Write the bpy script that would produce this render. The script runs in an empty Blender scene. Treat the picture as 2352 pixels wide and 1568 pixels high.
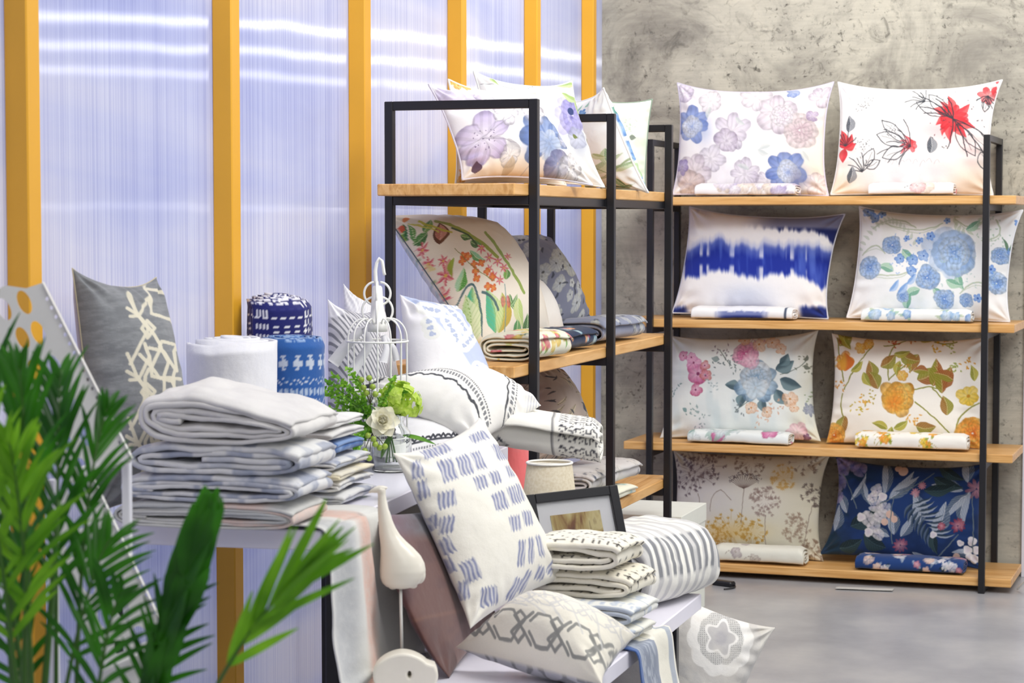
import bpy, bmesh, math, random
import numpy as np
from mathutils import Vector, Matrix

SC = bpy.context.scene
COL = SC.collection
# ------------------------------------------------------------------ camera
F, EYE = 4800.0, 1.49                       # focal length in pixels of the 2352 wide frame, eye height in metres
YAW, PIT = math.radians(16.3), math.atan(268 / 4800.0)
cam_d = bpy.data.cameras.new('camera')
cam = bpy.data.objects.new('camera', cam_d)
COL.objects.link(cam)
cam.location = (0, 0, EYE)
cam.rotation_euler = (math.pi / 2 - PIT, 0, YAW)
cam_d.sensor_width = 36
cam_d.lens = F / 2352 * 36
cam_d.clip_start = .1
cam_d.dof.use_dof = True
cam_d.dof.focus_distance = 6.3
cam_d.dof.aperture_fstop = 7.1
SC.camera = cam
# ------------------------------------------------------------------ world, lamps, exposure
W = bpy.data.worlds.new('hall_light'); SC.world = W; W.use_nodes = True
W.node_tree.nodes['Background'].inputs[0].default_value = (.93, .95, 1, 1)
W.node_tree.nodes['Background'].inputs[1].default_value = .46
SC.view_settings.view_transform = 'Standard'
SC.view_settings.look = 'None'
SC.view_settings.exposure = -.46
SC.view_settings.gamma = 1
SC.view_settings.use_curve_mapping = False
SC.cycles.max_bounces = 8
SC.cycles.transparent_max_bounces = 12

def area(name, loc, target, sx, sy, power, col=(1, 1, 1), spread=180):
    d = bpy.data.lights.new(name, 'AREA'); d.shape = 'RECTANGLE'; d.size = sx; d.size_y = sy
    d.energy = power; d.color = col; d.spread = math.radians(spread)
    o = bpy.data.objects.new(name, d); COL.objects.link(o); o.location = loc
    o.rotation_euler = (Vector(target) - Vector(loc)).to_track_quat('-Z', 'Y').to_euler()
    return o
area('ceiling_lamp_over_aisle', (.6, 4.6, 3.7), (-.9, 7.2, .9), 2.2, 1.2, 150, (1, .98, .95))
area('ceiling_lamp_by_concrete_wall', (-.7, 7.3, 3.6), (-.9, 8.9, 1.2), 2.2, .5, 70, (1, .96, .86))
area('ceiling_lamp_over_tables', (-.6, 4.2, 3.6), (-1.7, 5.0, .7), 1.6, 1.6, 28, (1, .98, .95))
area('ceiling_lamp_behind_photographer', (.8, .2, 3.6), (-1.2, 5.0, 1.0), 2.5, 1.5, 62, (1, .98, .95))
area('backlight_behind_panels', (-3.6, 3.6, 2.0), (-2.3, 4.0, 1.9), 3.6, 3.4, 76, (.93, .95, 1))
area('backlight_behind_far_panels', (-3.6, 7.2, 2.0), (-2.3, 7.2, 1.7), 3.8, 3.4, 95, (.93, .95, 1))
for z, p in ((2.98, 60), (2.78, 45), (2.60, 30), (1.62, 9)):
    area('hall_tube_lamp', (7.4, 8.5, z), (-2.3, 6.2, 1.9), 2.4, .05, p)

# ------------------------------------------------------------------ pixel -> place
_f = np.array([-math.sin(YAW) * math.cos(PIT), math.cos(YAW) * math.cos(PIT), -math.sin(PIT)])
_r = np.array([math.cos(YAW), math.sin(YAW), 0.0]); _u = np.cross(_r, _f); CO = np.array([0, 0, EYE])
def ray(x, y): return _f + _r * (x - 1176) / F - _u * (y - 784) / F
def P(x, y, d): return CO + ray(x, y) * d
def onz(x, y, z): q = ray(x, y); return CO + q * (z - EYE) / q[2]
def onx(x, y, X): q = ray(x, y); return CO + q * X / q[0]
def ony(x, y, Y): q = ray(x, y); return CO + q * Y / q[1]
def nrm(yw, le):
    a, b = math.radians(yw), math.radians(le)
    return np.array([math.sin(a) * math.cos(b), -math.cos(a) * math.cos(b), math.sin(b)])
def onp(x, y, p, n): q = ray(x, y); return CO + q * (np.dot(np.asarray(p) - CO, n) / np.dot(q, n))

# ------------------------------------------------------------------ objects
def lin(c):
    c = np.asarray(c, float)
    return np.where(c <= .04045, c / 12.92, ((c + .055) / 1.055) ** 2.4)
def hx(h): return h if not isinstance(h, str) else np.array([int(h[i:i + 2], 16) / 255 for i in (0, 2, 4)])
def tag(o, label=None, cat=None, group=None, kind=None):
    if label: o['label'] = label
    if cat: o['category'] = cat
    if group: o['group'] = group
    if kind: o['kind'] = kind
    return o
def thing(name, label, cat, loc, group=None):
    o = bpy.data.objects.new(name, None); COL.objects.link(o); o.location = tuple(loc)
    o.empty_display_size = .05
    return tag(o, label, cat, group)
def link(name, me, mat, parent=None, origin=None):
    o = bpy.data.objects.new(name, me); COL.objects.link(o)
    if mat: me.materials.append(mat)
    if parent: o.parent = parent
    elif origin is not None: o.location = tuple(origin)
    return o
def meshobj(name, V, faces, mat, parent=None, origin=None, col=None, smooth=True):
    """V in world coordinates; parents are never rotated, so a child is shifted by its thing's place only."""
    V = np.asarray(V, float)
    if parent is not None:
        r = parent
        org = np.zeros(3)
        while r is not None: org = org + np.array(r.location); r = r.parent
    else:
        if origin is None: origin = np.array([(V[:, 0].min() + V[:, 0].max()) / 2, (V[:, 1].min() + V[:, 1].max()) / 2, V[:, 2].min()])
        org = np.asarray(origin, float)
    me = bpy.data.meshes.new(name)
    me.from_pydata((V - org).tolist(), [], faces if isinstance(faces, list) else faces.tolist())
    if smooth: me.polygons.foreach_set('use_smooth', [True] * len(me.polygons))
    if col is not None:
        a = me.color_attributes.new('print', 'FLOAT_COLOR', 'POINT')
        c = np.ones((len(V), 4)); c[:, :3] = lin(np.clip(col, 0, 1))
        a.data.foreach_set('color', c.ravel())
    me.update()
    return link(name, me, mat, parent, None if parent is not None else org)
class MB:
    """collects boxes, bars, tubes and lathes; build() links them as one mesh."""
    def __init__(s): s.V, s.Fc, s.n = [], [], 0
    def add(s, V, Fc):
        V = np.asarray(V, float); s.V.append(V)
        s.Fc += [[i + s.n for i in f] for f in Fc]; s.n += len(V); return s
    def box(s, a, b, M=None, bev=.002):
        a, b = np.minimum(a, b), np.maximum(a, b)
        e = min(bev, .45 * (b - a).min())
        V, idx = [], {}
        for sx in (0, 1):
            for sy in (0, 1):
                for sz in (0, 1):
                    c = np.array([b[0] if sx else a[0], b[1] if sy else a[1], b[2] if sz else a[2]])
                    d = np.array([-1 if sx else 1, -1 if sy else 1, -1 if sz else 1]) * e
                    for k in range(3):
                        q = c + d; q[k] = c[k]; idx[sx, sy, sz, k] = len(V); V.append(q)
        Fc = []
        ax = [(0, 1, 2), (1, 2, 0), (2, 0, 1)]
        for k, i, j in ax:
            for sk in (0, 1):
                ring = []
                for si, sj in ((0, 0), (1, 0), (1, 1), (0, 1)):
                    t = [0, 0, 0]; t[k] = sk; t[i] = si; t[j] = sj; ring.append(idx[t[0], t[1], t[2], k])
                Fc.append(ring if sk else ring[::-1])
            for si in (0, 1):
                for sj in (0, 1):       # edge along k
                    t0 = [0, 0, 0]; t0[i] = si; t0[j] = sj; t1 = list(t0); t1[k] = 1
                    r = [idx[(*t0, i)], idx[(*t1, i)], idx[(*t1, j)], idx[(*t0, j)]]
                    Fc.append(r if si != sj else r[::-1])
        for sx in (0, 1):
            for sy in (0, 1):
                for sz in (0, 1):
                    r = [idx[sx, sy, sz, 0], idx[sx, sy, sz, 1], idx[sx, sy, sz, 2]]
                    Fc.append(r if (sx + sy + sz) % 2 else r[::-1])
        V = np.array(V)
        if M is not None: V = M(V)
        return s.add(V, Fc)
    def tube(s, pts, r, n=8, closed=False):
        V, Fc = tube(pts, r, n, closed); return s.add(V, Fc)
    def lathe(s, prof, c, n=40, axis=None):
        V, Fc = [], []
        for (r, z) in prof:
            for k in range(n):
                t = 2 * math.pi * k / n; V.append((c[0] + r * math.cos(t), c[1] + r * math.sin(t), c[2] + z))
        for j in range(len(prof) - 1):
            for k in range(n):
                k2 = (k + 1) % n; Fc.append([j * n + k, j * n + k2, (j + 1) * n + k2, (j + 1) * n + k])
        return s.add(V, Fc)
    def ball(s, c, r, n=12, m=8, sc=(1, 1, 1)):
        V = [(c[0], c[1], c[2] - r * sc[2])]
        for j in range(1, m):
            p = math.pi * j / m
            for k in range(n):
                t = 2 * math.pi * k / n
                V.append((c[0] + r * sc[0] * math.sin(p) * math.cos(t), c[1] + r * sc[1] * math.sin(p) * math.sin(t), c[2] - r * sc[2] * math.cos(p)))
        V.append((c[0], c[1], c[2] + r * sc[2])); L = len(V) - 1
        Fc = [[0, 1 + (k + 1) % n, 1 + k] for k in range(n)]
        for j in range(m - 2):
            for k in range(n):
                a = 1 + j * n + k; b = 1 + j * n + (k + 1) % n; Fc.append([a, b, b + n, a + n])
        Fc += [[L, 1 + (m - 2) * n + k, 1 + (m - 2) * n + (k + 1) % n] for k in range(n)]
        return s.add(V, Fc)
    def build(s, name, mat, parent=None, origin=None, smooth=False, col=None):
        V = np.concatenate(s.V)
        return meshobj(name, V, s.Fc, mat, parent, origin, np.tile(col, (len(V), 1)) if col is not None else None, smooth)
def tube(pts, r, n=8, closed=False):
    pts = np.asarray(pts, float); N = len(pts)
    r = np.full(N, r) if np.isscalar(r) else np.asarray(r, float)
    T = (np.roll(pts, -1, 0) - np.roll(pts, 1, 0)) if closed else np.gradient(pts, axis=0)
    T /= np.linalg.norm(T, axis=1)[:, None] + 1e-12
    up = np.array([0, 0, 1.0]) if abs(T[0][2]) < .9 else np.array([1.0, 0, 0])
    A = np.cross(T[0], up); A /= np.linalg.norm(A)
    V = np.zeros((N, n, 3)); th = 2 * np.pi * np.arange(n) / n
    for i in range(N):
        A = A - T[i] * (A @ T[i]); A /= np.linalg.norm(A) + 1e-12
        B = np.cross(T[i], A)
        V[i] = pts[i] + r[i] * (np.cos(th)[:, None] * A + np.sin(th)[:, None] * B)
    Fc = []
    for i in range(N if closed else N - 1):
        i2 = (i + 1) % N
        for k in range(n):
            k2 = (k + 1) % n; Fc.append([i * n + k, i * n + k2, i2 * n + k2, i2 * n + k])
    if not closed:
        Fc.append(list(range(n))[::-1]); Fc.append([(N - 1) * n + k for k in range(n)])
    return V.reshape(-1, 3), Fc
def frame_xf(org, deg):
    c, s_ = math.cos(math.radians(deg)), math.sin(math.radians(deg)); o = np.asarray(org, float)
    def M(V):
        V = np.asarray(V, float); R = V.copy()
        R[..., 0] = o[0] + V[..., 0] * c - V[..., 1] * s_
        R[..., 1] = o[1] + V[..., 0] * s_ + V[..., 1] * c
        R[..., 2] = o[2] + V[..., 2]; return R
    return M

# ------------------------------------------------------------------ materials
def mat(name):
    m = bpy.data.materials.new(name); m.use_nodes = True
    nt = m.node_tree; b = nt.nodes['Principled BSDF']
    return m, nt, b
def N(nt, t, **k):
    n = nt.nodes.new(t)
    for a, v in k.items():
        if a[0] == 'i' and a[1:].isdigit(): n.inputs[int(a[1:])].default_value = v
        else: setattr(n, a, v)
    return n
def ramp(nt, stops):
    r = nt.nodes.new('ShaderNodeValToRGB'); e = r.color_ramp.elements
    while len(e) < len(stops): e.new(.5)
    for el, (p, c) in zip(e, stops): el.position = p; el.color = (*lin(hx(c)), 1)
    return r
def plain(name, c, rough=.5, metal=0, spec=.5, var=.06, scale=30, bump=0, coat=0, sheen=0):
    m, nt, b = mat(name); L = nt.links
    c = hx(c) if isinstance(c, str) else np.asarray(c)
    t = N(nt, 'ShaderNodeTexCoord'); n = N(nt, 'ShaderNodeTexNoise'); n.inputs['Scale'].default_value = scale; n.inputs['Detail'].default_value = 4
    L.new(t.outputs['Object'], n.inputs['Vector'])
    mx = N(nt, 'ShaderNodeMix', data_type='RGBA'); L.new(n.outputs['Fac'], mx.inputs[0])
    mx.inputs[6].default_value = (*lin(np.clip(c * (1 - var), 0, 1)), 1); mx.inputs[7].default_value = (*lin(np.clip(c * (1 + var), 0, 1)), 1)
    L.new(mx.outputs[2], b.inputs['Base Color'])
    b.inputs['Roughness'].default_value = rough; b.inputs['Metallic'].default_value = metal
    b.inputs['Specular IOR Level'].default_value = spec; b.inputs['Coat Weight'].default_value = coat
    b.inputs['Sheen Weight'].default_value = sheen
    if bump:
        bp = N(nt, 'ShaderNodeBump'); bp.inputs['Strength'].default_value = bump; bp.inputs['Distance'].default_value = .002
        L.new(n.outputs['Fac'], bp.inputs['Height']); L.new(bp.outputs[0], b.inputs['Normal'])
    return m
def fabric(name, rough=.85, bump=.25, sheen=.15, weave=900):
    m, nt, b = mat(name); L = nt.links
    a = N(nt, 'ShaderNodeAttribute', attribute_name='print')
    t = N(nt, 'ShaderNodeTexCoord')
    n = N(nt, 'ShaderNodeTexNoise'); n.inputs['Scale'].default_value = weave; n.inputs['Detail'].default_value = 1
    L.new(t.outputs['Object'], n.inputs['Vector'])
    hv = N(nt, 'ShaderNodeHueSaturation'); L.new(a.outputs['Color'], hv.inputs['Color'])
    mr = N(nt, 'ShaderNodeMapRange', i3=.86, i4=.98); L.new(n.outputs['Fac'], mr.inputs[0]); L.new(mr.outputs[0], hv.inputs['Value'])
    L.new(hv.outputs[0], b.inputs['Base Color'])
    b.inputs['Roughness'].default_value = rough; b.inputs['Sheen Weight'].default_value = sheen
    b.inputs['Specular IOR Level'].default_value = .25
    n2 = N(nt, 'ShaderNodeTexNoise'); n2.inputs['Scale'].default_value = 28; n2.inputs['Detail'].default_value = 3
    L.new(t.outputs['Object'], n2.inputs['Vector'])
    ad = N(nt, 'ShaderNodeMath', operation='MULTIPLY_ADD', i1=.12); L.new(n.outputs['Fac'], ad.inputs[0]); L.new(n2.outputs['Fac'], ad.inputs[2])
    bp = N(nt, 'ShaderNodeBump'); bp.inputs['Strength'].default_value = bump; bp.inputs['Distance'].default_value = .006
    L.new(ad.outputs[0], bp.inputs['Height']); L.new(bp.outputs[0], b.inputs['Normal'])
    return m
def wood(name, sc):
    m, nt, b = mat(name); L = nt.links
    t = N(nt, 'ShaderNodeTexCoord'); mp = N(nt, 'ShaderNodeMapping'); mp.inputs['Scale'].default_value = sc
    L.new(t.outputs['Object'], mp.inputs[0])
    n = N(nt, 'ShaderNodeTexNoise'); n.inputs['Scale'].default_value = 1; n.inputs['Detail'].default_value = 6; n.inputs['Distortion'].default_value = .6
    L.new(mp.outputs[0], n.inputs['Vector'])
    r = ramp(nt, [(.3, 'C48F50'), (.48, 'D9A766'), (.6, 'E2B477'), (.75, 'D09C5C')])
    L.new(n.outputs['Fac'], r.inputs[0]); L.new(r.outputs[0], b.inputs['Base Color'])
    b.inputs['Roughness'].default_value = .42
    bp = N(nt, 'ShaderNodeBump'); bp.inputs['Strength'].default_value = .12; bp.inputs['Distance'].default_value = .001
    L.new(n.outputs['Fac'], bp.inputs['Height']); L.new(bp.outputs[0], b.inputs['Normal'])
    return m
FAB = fabric('printed_cotton')
LINEN = fabric('linen_weave', .9, .4, .2, 500)
VELVET = fabric('velvet_pile', .7, .3, .25, 700)
WOOD_X = wood('oak_board_lengthwise', (3, 40, 60))
WOOD_Y = wood('oak_board_crosswise', (60, 3, 30))
BLACK = plain('black_powder_coat', '15151A', .38, var=.15)
SLAB = plain('white_laminate', 'E9E7F2', .35, var=.01, coat=.2)
WHITE = plain('white_powder_coat', 'EFEFEA', .35, var=.02)
YEL = plain('yellow_painted_post', 'E3A72A', .45, var=.03, scale=6)
CERAM = plain('cream_ceramic', 'E9E4D6', .3, var=.02)

def concrete():
    m, nt, b = mat('concrete_effect_wallpaper'); L = nt.links
    t = N(nt, 'ShaderNodeTexCoord')
    def noise(s, d=8, dist=0, ro=.6, mp=(1, 1, 1)):
        q = N(nt, 'ShaderNodeMapping'); q.inputs['Scale'].default_value = mp; L.new(t.outputs['Object'], q.inputs[0])
        n = N(nt, 'ShaderNodeTexNoise'); n.inputs['Scale'].default_value = s; n.inputs['Detail'].default_value = d
        n.inputs['Distortion'].default_value = dist; n.inputs['Roughness'].default_value = ro
        L.new(q.outputs[0], n.inputs['Vector']); return n
    n1 = noise(2.2, 10, .8, .68); r1 = ramp(nt, [(.28, '7C7873'), (.42, 'A5A197'), (.54, 'C3BFB2'), (.72, 'D2CDBE')]); L.new(n1.outputs['Fac'], r1.inputs[0])
    n2 = noise(9, 8, 1.2, .7); r2 = ramp(nt, [(.30, '3A3836'), (.44, 'FFFFFF')]); L.new(n2.outputs['Fac'], r2.inputs[0])
    mx = N(nt, 'ShaderNodeMix', data_type='RGBA', blend_type='MULTIPLY', i0=.55); L.new(r1.outputs[0], mx.inputs[6]); L.new(r2.outputs[0], mx.inputs[7])
    n3 = noise(38, 6, .4, .75); r3 = ramp(nt, [(.34, '2E2A28'), (.44, 'FFFFFF')]); L.new(n3.outputs['Fac'], r3.inputs[0])
    n4 = noise(3.1, 4, .3); r4 = ramp(nt, [(.40, '000000'), (.56, 'FFFFFF')]); L.new(n4.outputs['Fac'], r4.inputs[0])
    mm = N(nt, 'ShaderNodeMath', operation='MULTIPLY', i1=.8); L.new(r4.outputs[0], mm.inputs[0])
    mx2 = N(nt, 'ShaderNodeMix', data_type='RGBA', blend_type='MULTIPLY'); L.new(mm.outputs[0], mx2.inputs[0]); L.new(mx.outputs[2], mx2.inputs[6]); L.new(r3.outputs[0], mx2.inputs[7])
    n5 = noise(1.0, 8, 0, .6, (5, 1, 60)); r5 = ramp(nt, [(.35, 'BDBDBD'), (.65, 'FFFFFF')]); L.new(n5.outputs['Fac'], r5.inputs[0])
    mx3 = N(nt, 'ShaderNodeMix', data_type='RGBA', blend_type='MULTIPLY', i0=.30); L.new(mx2.outputs[2], mx3.inputs[6]); L.new(r5.outputs[0], mx3.inputs[7])
    v = N(nt, 'ShaderNodeTexVoronoi', feature='DISTANCE_TO_EDGE'); v.inputs['Scale'].default_value = 2.3
    nd = noise(6, 4); vm = N(nt, 'ShaderNodeMix', data_type='VECTOR', i0=.22); L.new(t.outputs['Object'], vm.inputs[4]); L.new(nd.outputs['Color'], vm.inputs[5]); L.new(vm.outputs[1], v.inputs['Vector'])
    rv = ramp(nt, [(.0, '6A6660'), (.012, 'FFFFFF')]); L.new(v.outputs['Distance'], rv.inputs[0])
    mx4 = N(nt, 'ShaderNodeMix', data_type='RGBA', blend_type='MULTIPLY', i0=.15); L.new(mx3.outputs[2], mx4.inputs[6]); L.new(rv.outputs[0], mx4.inputs[7])
    L.new(mx4.outputs[2], b.inputs['Base Color']); b.inputs['Roughness'].default_value = .75
    return m
def floor_mat():
    m, nt, b = mat('grey_resin_floor'); L = nt.links
    t = N(nt, 'ShaderNodeTexCoord'); n = N(nt, 'ShaderNodeTexNoise'); n.inputs['Scale'].default_value = 2.5; n.inputs['Detail'].default_value = 9; n.inputs['Roughness'].default_value = .65
    L.new(t.outputs['Object'], n.inputs['Vector'])
    r = ramp(nt, [(.3, '999AA0'), (.5, 'ABACB0'), (.68, 'BBBBBC')]); L.new(n.outputs['Fac'], r.inputs[0]); L.new(r.outputs[0], b.inputs['Base Color'])
    b.inputs['Roughness'].default_value = .28
    return m
def poly_mat():
    """twin-wall polycarbonate sheet: milky, lets light through, ribbed so that reflections smear sideways"""
    m, nt, b = mat('ribbed_polycarbonate'); L = nt.links
    nt.nodes.remove(b); out = nt.nodes['Material Output']
    t = N(nt, 'ShaderNodeTexCoord')
    w = N(nt, 'ShaderNodeTexNoise'); w.inputs['Scale'].default_value = 1; w.inputs['Detail'].default_value = 3
    mp = N(nt, 'ShaderNodeMapping'); mp.inputs['Scale'].default_value = (1, 190, .25); L.new(t.outputs['Object'], mp.inputs[0]); L.new(mp.outputs[0], w.inputs['Vector'])
    n = N(nt, 'ShaderNodeTexNoise'); n.inputs['Scale'].default_value = 1; n.inputs['Detail'].default_value = 4; n.inputs['Distortion'].default_value = .5
    mp2 = N(nt, 'ShaderNodeMapping'); mp2.inputs['Scale'].default_value = (1, .55, 2.6); L.new(t.outputs['Object'], mp2.inputs[0]); L.new(mp2.outputs[0], n.inputs['Vector'])
    r = ramp(nt, [(.3, 'D3D8F3'), (.48, 'E6E8F7'), (.6, 'F2F1F8'), (.75, 'F8F4F7')]); L.new(n.outputs['Fac'], r.inputs[0])
    r2 = ramp(nt, [(.36, 'D6D8EC'), (.5, 'F4F4FA'), (.62, 'FFFFFF')]); L.new(w.outputs['Fac'], r2.inputs[0])
    mx = N(nt, 'ShaderNodeMix', data_type='RGBA', blend_type='MULTIPLY', i0=.75); L.new(r.outputs[0], mx.inputs[6]); L.new(r2.outputs[0], mx.inputs[7])
    tr = N(nt, 'ShaderNodeBsdfTranslucent'); di = N(nt, 'ShaderNodeBsdfDiffuse')
    L.new(mx.outputs[2], tr.inputs[0]); L.new(mx.outputs[2], di.inputs[0])
    m1 = N(nt, 'ShaderNodeMixShader', i0=.40); L.new(tr.outputs[0], m1.inputs[1]); L.new(di.outputs[0], m1.inputs[2])
    g = N(nt, 'ShaderNodeBsdfAnisotropic'); g.inputs['Roughness'].default_value = .21; g.inputs['Anisotropy'].default_value = -.955
    tg = N(nt, 'ShaderNodeCombineXYZ', i1=1.0); L.new(tg.outputs[0], g.inputs['Tangent'])
    bn = N(nt, 'ShaderNodeTexNoise'); bn.inputs['Scale'].default_value = 1.3; bn.inputs['Detail'].default_value = 2; L.new(t.outputs['Object'], bn.inputs['Vector'])
    bp = N(nt, 'ShaderNodeBump'); bp.inputs['Strength'].default_value = .2; bp.inputs['Distance'].default_value = .006; L.new(bn.outputs['Fac'], bp.inputs['Height']); L.new(bp.outputs[0], g.inputs['Normal'])
    m2 = N(nt, 'ShaderNodeMixShader', i0=.14); L.new(m1.outputs[0], m2.inputs[1]); L.new(g.outputs[0], m2.inputs[2])
    L.new(m2.outputs[0], out.inputs[0])
    return m
def glass(name='clear_glass', c=(1, 1, 1), rough=0):
    m, nt, b = mat(name); b.inputs['Base Color'].default_value = (*c, 1); b.inputs['Transmission Weight'].default_value = 1
    b.inputs['Roughness'].default_value = rough; b.inputs['IOR'].default_value = 1.45
    return m
def leafy(name, c1, c2, trans=.35, rough=.4, scale=25):
    m, nt, b = mat(name); L = nt.links; out = nt.nodes['Material Output']
    t = N(nt, 'ShaderNodeTexCoord'); n = N(nt, 'ShaderNodeTexNoise'); n.inputs['Scale'].default_value = scale
    L.new(t.outputs['Object'], n.inputs['Vector']); r = ramp(nt, [(.35, c1), (.65, c2)]); L.new(n.outputs['Fac'], r.inputs[0])
    L.new(r.outputs[0], b.inputs['Base Color']); b.inputs['Roughness'].default_value = rough
    tr = N(nt, 'ShaderNodeBsdfTranslucent'); L.new(r.outputs[0], tr.inputs[0])
    mx = N(nt, 'ShaderNodeMixShader', i0=trans); L.new(b.outputs[0], mx.inputs[1]); L.new(tr.outputs[0], mx.inputs[2]); L.new(mx.outputs[0], out.inputs[0])
    return m
# ------------------------------------------------------------------ the setting
def struct(o): return tag(o, kind='structure')
POLY = poly_mat()
struct(MB().box((-6, -1.5, -.1), (9, 11, 0)).build('floor', floor_mat(), origin=(0, 0, 0)))
struct(MB().box((-2.28, 1.2, 0), (-2.26, 9.2, 3.7)).build('wall_left', POLY, origin=(-2.26, 4, 0)))
cw = frame_xf((-2.30, 9.17, 0), -3.1)
struct(MB().box((0, 0, 0), (1.905, .10, 3.7), cw).build('wall_back', concrete(), origin=(-2.3, 9.17, 0)))
struct(MB().box((1.908, -.03, 0), (4.6, .10, 3.7), cw).build('wall_right', plain('white_wall_paint', 'E6E4EE', .7, var=.01)))
for i, Y in enumerate((1.95, 2.95, 3.93, 4.975, 5.96, 6.925, 7.89, 8.79)):
    struct(MB().box((-2.259, Y, 0), (-2.205, Y + .055, 3.7), bev=.003).build('trim_%d' % (i + 1), YEL))

# ------------------------------------------------------------------ racks and tables
SZ = (1.607, 1.09, .565, .06)
def rack(label, org, rot, frames, over, woodm, rails):
    M = frame_xf(org, rot); t = .026; D = .47
    T = thing('display_rack', label, 'shelf unit', org)
    for x in frames:
        for y in (0, D - t):
            MB().box((x - t / 2, y, 0), (x + t / 2, y + t, 1.85), M).build('post', BLACK, T)
        for z in (1.85 - t,) + tuple(q - .034 - t for q in SZ):
            MB().box((x - t / 2 + .001, t, z), (x + t / 2 - .001, D - t, z + t), M, .0015).build('crossbar', BLACK, T)
    if rails:
        for y in (t + .003, D - 2 * t - .003):
            b = MB()
            for x0, x1 in zip(frames[:-1], frames[1:]): b.box((x0 + t / 2, y, SZ[0] - .034 - t), (x1 - t / 2, y + t, SZ[0] - .034), M, .0015)
            b.build('side_rail', BLACK, T)
    for z in SZ:
        MB().box((frames[0] - over[0], t + .001, z - .034), (frames[-1] + over[1], D - t - .001, z), M, .003).build('shelf', woodm, T)
    return M
R1 = rack('black steel rack with oak boards standing along the translucent panels', (-1.616, 5.798, 0), 88.3, (0, .838, 1.626), (.14, .12), WOOD_Y, True)
R2 = rack('black steel rack with oak boards standing against the concrete wall', (-1.925, 8.655, 0), -3.1, (0, 1.395), (.12, .115), WOOD_X, False)
def table(name, label, org, rot, x0, x1, y0, y1, z, e=.012, ends=True):
    M = frame_xf(org, rot); T = thing(name, label, 'table', M(np.array([(x0 + x1) / 2, (y0 + y1) / 2, 0])))
    MB().box((x0, y0, z - .042), (x1, y1, z), M, .003).build('tabletop', SLAB, T)
    t = .03
    for x in (x0 + e, x1 - e - t):
        for y in (y0 + (.13 if z > .6 else e), y1 - (.09 if z > .6 else e) - t): MB().box((x, y, 0), (x + t, y + t, z - .0425), M).build('leg', BLACK, T)
    b = MB()
    for x in (x0 + e + (.06 if z < .6 else 0), x1 - e - t - (.1 if z < .6 else 0)): b.box((x + .001, y0 + e + t, z - .0425 - t), (x + t - .001, y1 - e - t, z - .0425), M)
    for y in (y0 + e, y1 - e - t)[1:]: b.box((x0 + e + t, y + .001, z - .0425 - t), (x1 - e - t, y + t - .001, z - .0425), M)
    b.build('apron', BLACK, T); return M
ZA, ZB = .86, .5
TA = table('display_table', 'tall white topped table under the folded throws and birdcage', (-2.15, 3.965, 0), 3.3, .045, .572, 0, 1.70, ZA, .005)
TB = table('low_display_table', 'low white topped table under the dash print cushion and bird figure', (-1.075, 5.492, 0), -1.1, -.465, 0, -1.65, 0, ZB, .05)
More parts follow.
